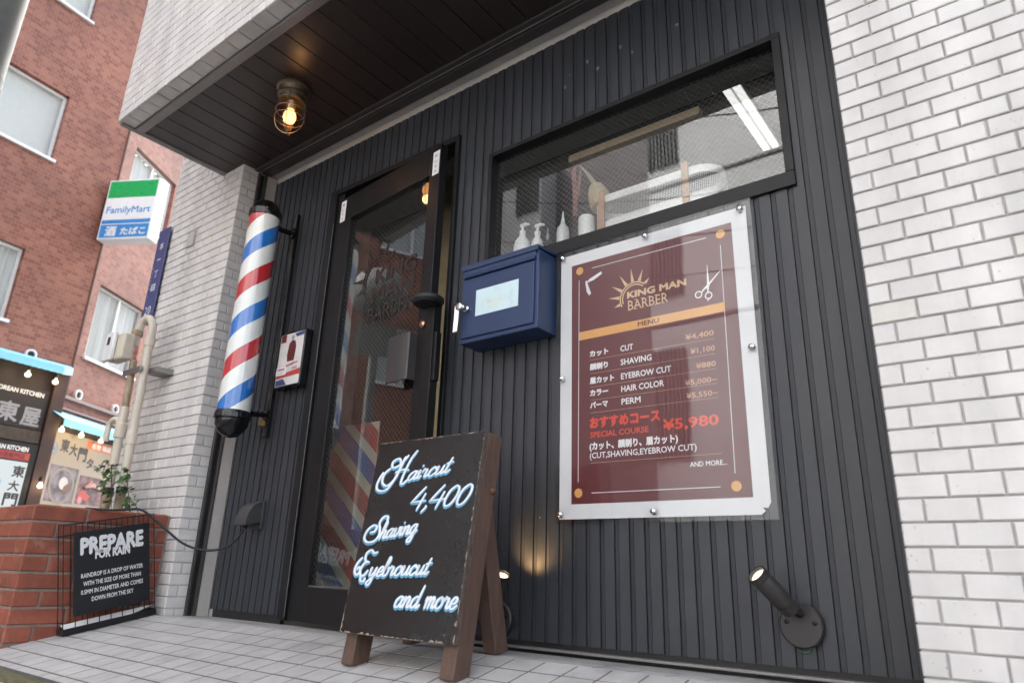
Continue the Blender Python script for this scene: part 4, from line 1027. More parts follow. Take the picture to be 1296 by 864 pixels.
# ================================================================== umbrella basket with sign
UX0, UX1 = -3.375, -3.318
bk = thing('umbrella_basket', 'black wire umbrella basket with notice plate standing against the brick planter', 'umbrella stand', (-3.33, 1.5, gz(1.5)))
Yb0, Yb1 = 1.325, 1.700
def bp(x, s_, h): return V(x, Yb0, gz(Yb0) + .004) + us * s_ + ns * h       # s along the slope, h square to it
SL, SH = (Yb1 - Yb0) / math.cos(sl), .445
M_bwire = pbr('black_wire', (.012, .011, .012), .4, var=.1)
b = MB()
b.obox(bp(UX0, 0, .012), X * (UX1 - UX0), us * SL, ns * .003); b.obox(bp(UX1 - .003, 0, .0), X * .003, us * SL, ns * .026); b.obox(bp(UX0, 0, .0), X * .003, us * SL, ns * .026)
b.obox(bp(UX0 + .0035, 0, .0), X * (UX1 - UX0 - .007), us * .003, ns * .026); b.obox(bp(UX0 + .0035, SL - .003, .0), X * (UX1 - UX0 - .007), us * .003, ns * .026)
b.build('drip_tray', M_bwire, bk, bevel=.001)
b = MB(); rw = .0021
for x_ in (UX0 + .003, UX1 - .003):
    for k in range(9):
        s_ = .004 + (SL - .008) * k / 8
        b.tube([bp(x_, s_, .016), bp(x_, s_, SH)], rw, 6)
    for h in (SH, SH - .045):
        b.tube([bp(x_, .004, h), bp(x_, SL - .004, h)], rw * 1.15, 6)
for s_ in (.004, SL - .004):
    for h in (SH, .05): b.tube([bp(UX0 + .003, s_, h), bp(UX1 - .003, s_, h)], rw, 6)
for k in range(1, 8): b.tube([bp(UX0 + .003, .004 + (SL - .008) * k / 8, SH), bp(UX1 - .003, .004 + (SL - .008) * k / 8, SH)], rw, 6)
b.build('wire_frame', M_bwire, bk)
b = MB(); b.obox(bp(UX1 - .0005, .040, .068), X * .003, us * .315, ns * .342); pn = b.build('notice_plate', pbr('black_notice_plate', (.012, .012, .015), .5, var=.1), bk, bevel=.001)
po_ = lambda s_, h: bp(UX1 + .0026, .040 + s_ * 1.2, .068 + h * 1.05)
mk = lambda s, a, h, H_, W_, bo, al='l': write(s, M_inkw, pn, po_(a, h), us, ns, H_ * 1.08, W_ * 1.2, bo, al, lift=.0003)
mk('PREPARE', .131, .236, .060, .213, .055, 'c'); mk('FOR RAIN', .131, .211, .031, .118, .05, 'c')
for (s_, h, w_) in (('RAINDROP IS A DROP OF WATER', .142, .212), ('WITH THE SIZE OF MORE THAN', .110, .197), ('0.5MM IN DIAMETER AND COMES', .078, .212), ('DOWN FROM THE SKY', .046, .142)): mk(s_, .131, h, .0165, w_, .02, 'c')
b = MB()
for (s_, h) in ((.02, .308), (.242, .308), (.02, .015), (.242, .015)): b.lathe(po_(s_, h), X, [(.004, -.001), (.004, .0015), (0, .002)], 10)
b.build('screw', M_dark, pn)
b = MB(); random.seed(9); g_ = []
for i in range(13):
    for j in range(4):
        lift_ = .022 + .016 * (1 - j / 3) ** 1.3 + (.022 * max(0, (i - 8) / 4) ** 1.5) * (j / 3) + random.uniform(0, .0015)
        g_.append(bp(UX0 + .008 + j * .0135, .012 + i * (SL - .024) / 12, lift_))
b.add(g_, [(i * 4 + j, i * 4 + j + 1, (i + 1) * 4 + j + 1, (i + 1) * 4 + j) for i in range(12) for j in range(3)])
pw_ = b.build('drip_paper', M_inkw, loc=tuple(bp(-3.35, .2, .02))); tag(pw_, 'curling sheet of white paper lying in the umbrella basket tray', 'paper')
so_ = pw_.modifiers.new('solid', 'SOLIDIFY'); so_.thickness = .0006

# ================================================================== red brick planter
pt = thing('brick_planter', 'low red brick planter with rough mortar in front of the left tiled pier', 'planter', (-3.8, 1.4, -.45))
M_rbrick = pbr('red_planter_brick', (.27, .078, .046), .66, var=.3, nscale=11, bump=.45, bscale=70, island=.2, stain=((.40, .26, .21), 7, .55, .55))
M_rmort = pbr('planter_mortar', (.25, .21, .18), .95, var=.25, nscale=30)
PLX, PLY, PLT = -3.400, 1.142, .222
b = MB(); b.box(-5.6, PLX - .0062, PLY + .0062, PY - .002, -.6, PLT - .004); b.build('planter_core', M_rmort, pt, smooth=0)
b = MB(); z = PLT - .065; r = 0
while z > -.55:
    hh = .0605 if r else .062
    y = PLY; first = True
    while y < PY - .01:
        wd = (.105 if (r % 2) else .215) if first else .215
        e = min(y + wd - .008, PY - .012)
        if e - y > .02: b.tile(V(PLX - .012, y, z), Y, Z, X, e - y, hh - .002, .012, .004)
        y += wd; first = False
    x = PLX - .0062; first = True
    while x > -5.5:
        wd = (.215 if (r % 2) else .105) if first else .215
        b.tile(V(x - wd + .008, PLY + .012, z), X, Z, -Y, wd - .008, hh - .002, .012, .004); x -= wd; first = False
    z -= .0685; r += 1
x = -5.5
while x < PLX - .03:                                                    # capping course
    e = min(x + .207, PLX - .014); b.tile(V(x, PLY + .014, PLT - .012), X, Y, Z, e - x, .095, .012, .004); x += .215
y = PLY + .115
while y < PY - .03:
    e = min(y + .207, PY - .012); b.tile(V(PLX - .11, y, PLT - .012), X, Y, Z, .097, e - y, .012, .004); y += .215
b.build('brick_courses', M_rbrick, pt, smooth=0)
b = MB(); b.box(-5.4, PLX - .12, PLY + .12, PY - .01, PLT - .02, PLT - .004); b.build('soil', pbr('dark_soil', (.045, .035, .028), .95, var=.4, nscale=60, bump=1., bscale=90), pt, smooth=0)

# ================================================================== pipes, meter, plant on the pier
M_pipe = pbr('cream_pvc_pipe', (.56, .50, .41), .45, var=.12, nscale=7)
M_pipeold = pbr('stained_pipe', (.30, .235, .15), .6, var=.35, nscale=18)
pg = thing('gas_pipes', 'two cream pipes with an arched bend rising from the planter beside the pier', 'pipe', (-3.75, 1.62, PLT))
b = MB()
pA = [(-3.700, 1.605, .19), (-3.705, 1.605, .50), (-3.735, 1.605, 1.13)]
archp = catmull([(-3.735, 1.605, 1.13), (-3.735, 1.605, 1.22), (-3.78, 1.60, 1.275), (-3.84, 1.595, 1.27), (-3.868, 1.59, 1.20), (-3.87, 1.588, 1.13)], 6)
b.tube([V(*p) for p in pA] + [V(*p) for p in archp[1:]], .0215, 14); 
for zz in (.60, 1.135): b.lathe((-3.705 - (zz - .5) * .047, 1.605, zz), Z, [(.0215, -.028), (.0265, -.026), (.0265, .026), (.0215, .028)], 16)
b.build('pipe', M_pipe, pg)
b = MB(); b.tube([(-3.815, 1.590, .19), (-3.815, 1.590, .40), (-3.825, 1.590, .78)], .0215, 14)
b.tube([V(*p) for p in catmull([(-3.825, 1.59, .62), (-3.84, 1.58, .70), (-3.87, 1.57, .715), (-3.91, 1.565, .69), (-3.915, 1.565, .60)], 5)], .015, 10)
b.lathe((-3.822, 1.59, .66), Z, [(.0215, -.05), (.029, -.045), (.029, .03), (.0215, .035)], 16); b.build('pipe', M_pipe, pg)
b = MB(); b.tube([(-3.826, 1.590, .78), (-3.845, 1.590, 1.04)], .0185, 12); b.build('pipe', M_pipeold, pg, label='stained brown upper length of the rear pipe')
for p in ((-3.70, 1.605, .19), (-3.815, 1.59, .19)): MB().tube([p, (p[0], p[1], .325)], .0228, 14).build('pipe_wrap', M_pipeold, pg)
for p in ((-3.70, 1.605), (-3.815, 1.59)): MB().lathe((p[0], p[1], .325), Z, [(.0225, 0), (.0255, .003), (.0255, .03), (.0225, .033)], 16).build('clip_band', M_black, pg)
b = MB(); b.box(-3.78, -3.66, 1.635, 1.728, .965, .995); b.obox(V(-3.90, 1.57, .955), X * .20, Y * .012, Z * .032); b.build('pipe_bracket', pbr('galvanised_steel', (.30, .29, .28), .45, metal=.8), pg, bevel=.002)
gm = thing('gas_meter', 'cream gas meter box hung between the pipes below the arched bend', 'meter', (-3.93, 1.56, 1.10))
b = MB(); b.box(-3.99, -3.83, 1.51, 1.575, 1.035, 1.185); b.build('meter_body', M_pipe, gm, bevel=.012)
b = MB(); b.box(-4.00, -3.90, 1.485, 1.5098, 1.03, 1.195); mf = b.build('meter_cover', M_white, gm, bevel=.008)
b = MB(); b.box(-3.965, -3.935, 1.483, 1.4848, 1.12, 1.165); b.build('meter_window', M_dark, mf, smooth=0)
b = MB(); b.lathe((-3.87, 1.588, 1.185), Z, [(.026, 0), (.03, .004), (.03, .03), (.026, .034)], 16); b.build('union_nut', M_pipeold, gm)
# ivy
iv = thing('ivy', 'small green ivy climbing the pipes out of the brick planter', 'plant', (-3.64, 1.62, PLT))
M_leaf = pbr('ivy_leaf', (.055, .12, .03), .45, var=.4, nscale=20, island=.35)
random.seed(11); lv = MB(); st = MB()
stems = [[(-3.57, 1.62, .20), (-3.585, 1.60, .28), (-3.60, 1.585, .36), (-3.61, 1.575, .42)], [(-3.53, 1.64, .21), (-3.54, 1.61, .27)], [(-3.66, 1.56, .22), (-3.675, 1.545, .34), (-3.70, 1.54, .42), (-3.715, 1.535, .46)]]
for s_ in stems:
    cpts = catmull(s_, 8); st.tube([V(*p) for p in cpts], .002, 5)
    for p in [q_ for q_ in cpts if q_[2] > .25]:
        for _ in range(2):
            c = V(*p) + V(random.gauss(0, .018), random.gauss(-.010, .015), random.gauss(0, .015))
            d_ = V(random.gauss(0, .7), random.gauss(-.6, .5), random.gauss(-.45, .5)).normalized(); _, u, v = frame(d_)
            k = random.uniform(.014, .027); n_ = (u * random.uniform(-1, 1) + v).normalized(); sd_ = d_.cross(n_).normalized(); n_ = sd_.cross(d_)
            P = lambda a, bb2, cc=0: c + d_ * a * k + sd_ * bb2 * k + n_ * cc * k
            lv.add([P(0, 0), P(.15, .55, .1), P(.55, .42, .12), P(.95, .6, .05), P(1.0, .2, 0), P(1.5, 0, -.15), P(1.0, -.2, 0), P(.95, -.6, .05), P(.55, -.42, .12), P(.15, -.55, .1), P(.6, 0, -.08)],
                   [(0, 10, 2, 1), (10, 4, 3, 2), (10, 5, 4), (10, 6, 5), (10, 8, 7, 6), (0, 9, 8, 10)])
lv.build('leaves', M_leaf, iv, smooth=0); st.build('stem', pbr('ivy_stem', (.08, .06, .03), .8), iv)

# ================================================================== blue address plate on the pier
ad = thing('address_plate', 'narrow dark blue vertical address plate fixed on the left edge of the pier', 'sign', (-4.09, PY - .02, 1.32))
b = MB(); b.box(-4.152, -4.018, PY - .022, PY - .012, 1.33, 1.97); apn = b.build('plate', pbr('address_blue', (.055, .065, .18), .4, var=.08), ad, bevel=.004)
b = MB(); b.box(-4.075, -4.055, PY - .0118, PY - .0002, 1.45, 1.50); b.box(-4.075, -4.055, PY - .0118, PY - .0002, 1.80, 1.85); b.build('plate_bracket', M_trim, ad)
for i, ch in enumerate('本 一丁目'.replace(' ', '')): write(ch, M_inkw, apn, V(-4.082, PY - .0223, 1.83 - i * .092), X, Z, .040, .045, .02, 'c', cap=.78)
for i, ch in enumerate('Honcho 1'): 
    if ch != ' ': write(ch, M_inkw, apn, V(-4.132, PY - .0223, 1.70 - i * .026), X, Z, .014, None, .0, 'c')
write('20', M_inkw, apn, V(-4.088, PY - .0223, 1.40), X, Z, .052, .075, .0, 'c')

# ================================================================== red brick building across the side street
CN = V(-12.33, 4.18, 0)
d1 = V(-.1761, .9844, 0).normalized(); n1 = V(d1.y, -d1.x, 0)
d2 = V(-.540, .8417, 0).normalized(); n2 = V(d2.y, -d2.x, 0)
bb = thing('brick_apartment_building', 'red brick apartment building across the side street with white framed windows', 'building', (-12.33, 4.18, -.5))
M_b1 = brick_mat('red_facing_brick', (.18, .055, .034), (.30, .118, .074), (.24, .14, .11), .105, .066, .0045)
M_b2 = brick_mat('dusky_facing_brick', (.19, .066, .047), (.29, .126, .092), (.235, .148, .12), .105, .066, .0045)
M_rev = pbr('window_reveal', (.10, .04, .03), .8)
def holed(mb, o, u, n, s0, s1, z0, z1, holes):
    ss = sorted({s0, s1, *[h[0] for h in holes], *[h[1] for h in holes]}); zs = sorted({z0, z1, *[h[2] for h in holes], *[h[3] for h in holes]})
    for a, c in zip(ss[:-1], ss[1:]):
        for e, g in zip(zs[:-1], zs[1:]):
            m_, q_ = (a + c) / 2, (e + g) / 2
            if any(h[0] < m_ < h[1] and h[2] < q_ < h[3] for h in holes): continue
            p = lambda s_, z_: o + u * s_ + Z * z_
            f_ = [p(a, e), p(c, e), p(c, g), p(a, g)]
            if u.cross(Z).dot(n) < 0: f_ = f_[::-1]
            mb.quad(*f_)
    for h in holes:                                                     # reveals
        q = lambda s_, z_, d_: o + u * s_ + Z * z_ - n * d_
        D_ = .16
        mb.quad(q(h[0], h[2], 0), q(h[1], h[2], 0), q(h[1], h[2], D_), q(h[0], h[2], D_)); mb.quad(q(h[0], h[3], 0), q(h[0], h[3], D_), q(h[1], h[3], D_), q(h[1], h[3], 0))
        mb.quad(q(h[0], h[2], 0), q(h[0], h[2], D_), q(h[0], h[3], D_), q(h[0], h[3], 0)); mb.quad(q(h[1], h[2], 0), q(h[1], h[3], 0), q(h[1], h[3], D_), q(h[1], h[2], D_))
W1 = [(-2.45, -1.10, 6.25, 7.49), (-2.45, -1.10, 9.1, 10.4), (-2.45, -1.12, 3.43, 4.62)]
for k in range(1, 5):
    for (z0, z1) in ((6.25, 7.49), (3.43, 4.62), (9.1, 10.4)): W1.append((-2.45 - 3.1 * k, -1.10 - 3.1 * k, z0, z1))
W2 = [(.28, 1.63, 6.08, 7.39), (.20, 1.55, 3.24, 4.55), (.3, 1.65, 8.9, 10.2)]
for k in (1, 2):
    for (z0, z1) in ((6.08, 7.39), (3.24, 4.55)): W2.append((.25 + 3 * k, 1.6 + 3 * k, z0, z1))
b = MB(); holed(b, CN, d1, n1, -18, 0, -.5, 14, W1); b.build('wall', M_b1, bb, smooth=0, uvs=lambda v: ((v - CN).dot(d1), v.z))
b = MB(); holed(b, CN, d2, n2, 0, 12, -.5, 14, W2); b.build('wall', M_b2, bb, smooth=0, uvs=lambda v: ((v - CN).dot(d2) + .03, v.z))
b = MB(); b.tube([CN + n1 * .002 + Z * -.5, CN + n1 * .002 + Z * 14], .018, 8); b.build('corner_joint', pbr('joint_filler', (.10, .06, .05), .9), bb, smooth=0)
b = MB(); b.quad(CN + Z * 14 - d1 * 18, CN + Z * 14, CN + Z * 14 + d2 * 12, CN + Z * 14 - n1 * 12 - d1 * 18); b.build('roof', M_conc, bb, smooth=0)
M_wf = pbr('white_window_frame', (.66, .66, .65), .4, var=.04)
M_wg = sheet_glass('far_window_glass', 1.5, (.86, .87, .86))
M_cur = pbr('pale_curtain', (.58, .61, .61), .85, var=.12, nscale=3, streak=(9, 9, .3))
M_blind = pbr('roller_blind', (.60, .615, .60), .8, var=.04)
def far_window(o, u, n, h, curtain='curtain'):
    s0, s1, z0, z1 = h; D_ = .09; f_ = .045
    P = lambda s_, z_, d_=D_: o + u * s_ + Z * z_ - n * d_
    mb = MB()
    mb.obox(P(s0, z0), u * (s1 - s0), n * -.05, Z * f_); mb.obox(P(s0, z1 - f_), u * (s1 - s0), n * -.05, Z * f_)
    mb.obox(P(s0, z0 + f_), u * f_, n * -.05, Z * (z1 - z0 - 2 * f_)); mb.obox(P(s1 - f_, z0 + f_), u * f_, n * -.05, Z * (z1 - z0 - 2 * f_)); curtain != 'blind' and mb.obox(P((s0 + s1) / 2 - .025, z0 + f_, D_ - .012), u * .05, n * -.05, Z * (z1 - z0 - 2 * f_))
    mb.obox(P(s0 - .03, z0 - .05, -.05), u * (s1 - s0 + .06), n * -.2, Z * .05)
    w_ = mb.build('window', M_wf, bb, smooth=0)
    mb = MB(); mb.quad(P(s0 + f_, z0 + f_, D_ + .02), P(s1 - f_, z0 + f_, D_ + .02), P(s1 - f_, z1 - f_, D_ + .02), P(s0 + f_, z1 - f_, D_ + .02)); mb.build('window_pane', M_wg, w_, smooth=0)
    mb = MB()
    if curtain == 'blind': mb.quad(P(s0, z0, D_ + .09), P(s1, z0, D_ + .09), P(s1, z1, D_ + .09), P(s0, z1, D_ + .09)); mb.build('blind', M_blind, w_, smooth=0)
    else:
        N_ = 60; vs = []
        for i in range(N_ + 1):
            s_ = s0 + (s1 - s0) * i / N_; dd_ = D_ + .10 + .025 * math.sin(i * 1.25 + 2 * math.sin(i * .37))
            vs += [P(s_, z0, dd_), P(s_, z1, dd_ + .0)]
        mb.add(vs, [(2 * i, 2 * i + 2, 2 * i + 3, 2 * i + 1) for i in range(N_)]); mb.build('curtain', M_cur, w_)
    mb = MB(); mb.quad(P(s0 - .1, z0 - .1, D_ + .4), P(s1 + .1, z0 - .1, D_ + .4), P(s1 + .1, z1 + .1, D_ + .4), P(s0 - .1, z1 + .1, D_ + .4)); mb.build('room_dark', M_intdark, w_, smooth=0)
for i, h in enumerate(W1): far_window(CN, d1, n1, h, 'blind' if i in (0, 1) else 'curtain')
for h in W2: far_window(CN, d2, n2, h)
def wpt(pl, s_, z_, d_=0.): return CN + (d1 if pl == 1 else d2) * s_ + (n1 if pl == 1 else n2) * d_ + Z * z_
for (pl, s_, z_) in ((1, -.67, 3.0), (2, .24, 2.58), (2, 1.22, 2.57)):
    n_ = n1 if pl == 1 else n2
    b = MB(); b.lathe(wpt(pl, s_, z_), n_, [(.085, 0), (.085, .05), (.06, .055), (.055, .02), (0, .02)], 24); v_ = b.build('vent_cap', M_wf, bb)
    b = MB(); b.lathe(wpt(pl, s_, z_, .021), n_, [(.055, 0), (.02, .012), (0, .012)], 20); b.build('vent_grille', M_dark, v_)
b = MB(); b.obox(wpt(2, -.2, 2.45, .02), d2 * 1.9, n2 * .06, Z * .05); b.obox(wpt(2, -.2, 2.28, .02), d2 * 1.9, n2 * .04, Z * .025); b.build('cornice_rail', pbr('pink_grey_rail', (.24, .18, .17), .6), bb)
b = MB(); b.obox(wpt(2, -.2, 1.96, .002), d2 * 1.95, n2 * .03, Z * .285); b.build('shop_lintel', pbr('dark_lintel', (.035, .022, .02), .7), bb, smooth=0)

# restaurant on its ground floor
M_sky_aw = pbr('sky_blue_awning', (.22, .56, .76), .6, var=.08, nscale=8, bump=.3, bscale=120)
def awning(label, o, u, n, s0, s1, zt, out, drop, lip, taper):
    t = thing('awning', label, 'awning', o + u * s1 + Z * (zt - drop), 'sky blue awnings of the restaurant')
    mb = MB(); N_ = int((s1 - s0) / .045); top = []; ed = []; 
    for i in range(N_ + 1):
        s_ = s0 + (s1 - s0) * i / N_; tp = min(1, (s1 - s_) / taper) if taper else 1
        rip = .006 * (i % 2)
        top.append(o + u * s_ + Z * zt + n * .01); ed.append(o + u * s_ + Z * (zt - drop * (.25 + .75 * tp) + rip) + n * out * (.15 + .85 * tp))
    lo = [p - Z * lip for p in ed]
    m = N_ + 1
    mb.add(top + ed + lo, [(i, i + 1, m + i + 1, m + i) for i in range(N_)] + [(m + i, m + i + 1, 2 * m + i + 1, 2 * m + i) for i in range(N_)])
    cv = mb.build('awning_cover', M_sky_aw, t, smooth=0); sm = cv.modifiers.new('solid', 'SOLIDIFY'); sm.thickness = .008
    return t
awning('sky blue corrugated awning over the dark wooden restaurant sign', CN, d1, n1, -6, -.02, 2.98, .5, .16, .11, .35)
awning('sky blue awning above the poster with two food photographs', CN, d2, n2, -.3, 1.75, 2.24, .32, .17, .11, .0)
rs = thing('korean_restaurant', 'dark brown timber restaurant front with brushed characters on a sign beam', 'shop front', wpt(1, -1.5, -.5))
M_timb = pbr('dark_timber', (.022, .010, .008), .6, var=.3, nscale=8)
b = MB(); b.obox(wpt(1, -6, -.5, .01), d1 * 5.9, n1 * .10, Z * 3.35); b.build('timber_panel', M_timb, rs, smooth=0)
b = MB(); b.obox(wpt(1, -.30, -.5, .111), d1 * .2, n1 * .10, Z * 3.3); b.build('timber_post', pbr('red_brown_timber', (.04, .019, .015), .6, var=.25), rs, bevel=.01)
b = MB(); b.obox(wpt(1, -6, 1.86, .111), d1 * 5.69, n1 * .05, Z * .62); sbm = b.build('sign_beam', pbr('sign_beam_timber', (.012, .0075, .0065), .6, var=.3), rs, bevel=.006)
M_brush = pbr('grey_brushed_steel', (.26, .26, .27), .4, metal=.4)
fpt = lambda s_, z_, d_=.1615: wpt(1, s_, z_, d_)
write('KOREAN KITCHEN', M_inkw, sbm, fpt(-.40, 2.36), d1, Z, .066, .70, .03, 'r', lift=.002)
write('東', M_brush, sbm, fpt(-.70, 1.95), d1, Z, .26, .28, .03, 'r', lift=.004, cap=.85); write('屋', M_brush, sbm, fpt(-.38, 1.93), d1, Z, .26, .26, .03, 'r', lift=.004, cap=.85)
b = MB(); b.obox(wpt(1, -6, 1.66, .111), d1 * 5.69, n1 * .06, Z * .19); b.build('worn_plank', pbr('worn_plank', (.06, .046, .036), .8, var=.4, nscale=14), rs, smooth=0)
# light box sign
ls = thing('restaurant_light_box', 'tall white restaurant light box with black brush characters and red header', 'sign', wpt(1, -.7, .4))
b = MB(); b.obox(wpt(1, -1.15, .2, .111), d1 * .845, n1 * .08, Z * 1.44); b.build('box_frame', M_dark, ls, bevel=.006)
b = MB(); b.obox(wpt(1, -1.08, .2, .1915), d1 * .68, n1 * .004, Z * 1.16); lsf = b.build('lit_face', emit('lit_sign_face', (.80, .86, .88), .17), ls, smooth=0)
b = MB(); b.obox(wpt(1, -1.08, 1.385, .1915), d1 * .68, n1 * .004, Z * .11); lh = b.build('red_header', M_redp, ls, smooth=0)
lp = lambda s_, z_, d_=.1965: wpt(1, s_, z_, d_)
write('KOREAN KITCHEN', M_inkw, lh, lp(-.74, 1.515, .1925), d1, Z, .065, .60, .04, 'c', lift=.001); write('韓国料理専門店', M_mar, lh, lp(-.74, 1.405), d1, Z, .06, .55, .02, 'c', lift=.001)
for (ch, s_, z_, k) in (('東', -.50, 1.15, .15), ('大', -.52, .95, .13), ('門', -.52, .74, .17), ('タ', -.80, .80, .14), ('ッ', -.78, .66, .10), ('カ', -.8, .48, .13), ('ン', -.8, .30, .13)): write(ch, M_inkk, lsf, lp(s_, z_), d1, Z, k, k * 1.1, .03, 'c', lift=.001, cap=.85)
M_ring = pbr('blue_ring_ink', (.06, .20, .42), .5)
b = MB(); ring(b, lp(-.80, 1.03), d1, Z, .075, .095, 26, lift=.001); flat(b, [(-.06, -.012), (.0, -.03), (.06, -.012), (.03, .03), (0, .045), (-.03, .03)], lp(-.80, 1.02), d1, Z, .0015); b.build('ring_emblem', M_ring, lsf, smooth=0)
# food poster on the second face
fp = thing('food_poster', 'beige restaurant poster with brush lettering and two food photographs', 'poster', wpt(2, .65, .5))
q2 = lambda s_, z_, d_=.035: wpt(2, s_, z_, d_)
b = MB(); b.obox(wpt(2, -.27, .5, .004), d2 * 1.95, n2 * .03, Z * 1.44); fpb = b.build('poster_board', pbr('beige_poster', (.32, .27, .21), .6, var=.06), fp, smooth=0)
for (ch, s_, z_, k) in (('東', .22, 1.66, .18), ('大', .43, 1.63, .17), ('門', .66, 1.58, .20), ('タ', .88, 1.48, .16), ('ッ', 1.04, 1.47, .10), ('カ', 1.20, 1.45, .17), ('ン', 1.42, 1.47, .15)): write(ch, M_inkk, fpb, q2(s_, z_), d2, Z, k, k * 1.0, .04, 'c', lift=.001, cap=.85)
b = MB(); ring(b, q2(-.03, 1.66), d2, Z, .085, .10, 26, lift=.001); flat(b, [(-.06, -.02), (.06, -.02), (.035, .03), (0, .045), (-.035, .03)], q2(-.03, 1.65), d2, Z, .0015); b.build('ring_emblem', M_ring, fpb, smooth=0)
b = MB(); b.obox(q2(.72, 1.78), d2 * .75, n2 * .001, Z * .14); rb_ = b.build('red_strip', pbr('orange_red_print', (.50, .12, .05), .5), fpb, smooth=0)
write('名物 鶏鍋', M_inkw, rb_, q2(1.09, 1.81, .0365), d2, Z, .07, .5, .02, 'c', lift=.001)
def food(name, s0, s1, z0, z1, kind):
    cols = {'pot': ((.05, .036, .036), (.22, .18, .22)), 'meat': ((.045, .02, .026), (.26, .11, .12))}[kind]
    m, t, o = base_mat(name); N, L = t.nodes, t.links
    p = N.new('ShaderNodeBsdfPrincipled'); L.new(p.outputs[0], o.inputs[0]); p.inputs['Roughness'].default_value = .4
    tc = N.new('ShaderNodeTexCoord'); vo = N.new('ShaderNodeTexVoronoi'); vo.inputs['Scale'].default_value = 7 if kind == 'meat' else 5; L.new(tc.outputs['Object'], vo.inputs['Vector'])
    nz = N.new('ShaderNodeTexNoise'); nz.inputs['Scale'].default_value = 12; nz.inputs['Detail'].default_value = 6; L.new(tc.outputs['Object'], nz.inputs['Vector'])
    ad_ = N.new('ShaderNodeMath'); ad_.operation = 'MULTIPLY'; L.new(vo.outputs['Distance'], ad_.inputs[0]); L.new(nz.outputs['Fac'], ad_.inputs[1])
    cr_ = N.new('ShaderNodeValToRGB'); e = cr_.color_ramp.elements; e[0].position = .05; e[0].color = (*cols[1], 1); e[1].position = .35; e[1].color = (*cols[0], 1)
    L.new(ad_.outputs[0], cr_.inputs[0]); L.new(cr_.outputs[0], p.inputs['Base Color'])
    mb = MB(); mb.obox(q2(s0, z0), d2 * (s1 - s0), n2 * .0015, Z * (z1 - z0)); f_ = mb.build('food_photo', m, fpb, smooth=0)
    if kind == 'pot':
        mb = MB(); ring(mb, q2((s0 + s1) / 2, (z0 + z1) / 2 - .02, .037), d2, Z, .24, .285, 32, lift=.001); mb.build('pot_rim', pbr('pot_metal', (.22, .18, .15), .4), f_, smooth=0)
        mb = MB(); disc(mb, q2((s0 + s1) / 2 + .03, (z0 + z1) / 2 + .02, .037), d2, Z, .10, 20, .002); mb.build('dumpling', pbr('pale_food', (.52, .47, .45), .5), f_, smooth=0)
        mb = MB(); flat(mb, [(-.02, -.12), (.13, -.10), (.16, .02), (.08, .03), (0, -.03)], q2((s0 + s1) / 2 + .05, (z0 + z1) / 2, .037), d2, Z, .003); mb.build('broth', pbr('brown_food', (.14, .07, .04), .5), f_, smooth=0)
    else:
        for i in range(4):
            mb = MB(); mb.tube([q2(s0 + .16 + .07 * i, z0 + .30 + .02 * i - .04, .040), q2(s0 + .30 + .08 * i, z0 + .37 - .03 * i, .040)], .03, 8); mb.build('skewer', pbr('pink_food', (.40, .20, .19), .5), f_)
        mb = MB(); flat(mb, [(.02, .10), (.28, .06), (.34, .15), (.1, .24)], q2(s0, z0, .037), d2, Z, .002); mb.build('red_food', M_redp, f_, smooth=0)
        mb = MB(); disc(mb, q2(s0 + .10, z0 + .06, .038), d2, Z, .06, 8, .003); mb.build('pink_flower', M_pinkp, f_, smooth=0)
food('hot_pot_print', .02, .66, .86, 1.42, 'pot'); food('skewer_print', .72, 1.42, .88, 1.34, 'meat')
b = MB()
for (s_, z_, w_, h_) in ((-.22, .82, .2, .15), (-.20, 1.0, .18, .15), (-.19, 1.18, .18, .13)): b.obox(q2(s_, z_), d2 * w_, n2 * .001, Z * h_)
b.build('side_photos', M_greyp, fpb, smooth=0)
write('鶏一羽鍋 2,580円', M_inkk, fpb, q2(.05, .70), d2, Z, .06, .6, .03, lift=.001); write('追加料理', M_inkk, fpb, q2(.62, .62), d2, Z, .10, .36, .04, lift=.001)
# small black board in front
lb_ = thing('lunch_board', 'small black board with orange and white lunch lettering below the food poster', 'sign', wpt(2, -.1, -.5, .30))
b = MB(); b.obox(wpt(2, -.28, -.5, .30), d2 * .85, n2 * .03, Z * 1.19); lbb = b.build('board', M_black, lb_, bevel=.004)
write('ランチ', M_or, lbb, wpt(2, .17, .57, .332), d2, Z, .085, .26, .04, 'c', lift=.001); write('本日の', M_inkw, lbb, wpt(2, -.24, .60, .332), d2, Z, .05, .2, .03, lift=.001); write('あります', M_inkw, lbb, wpt(2, .33, .58, .332), d2, Z, .045, .2, .03, lift=.001)
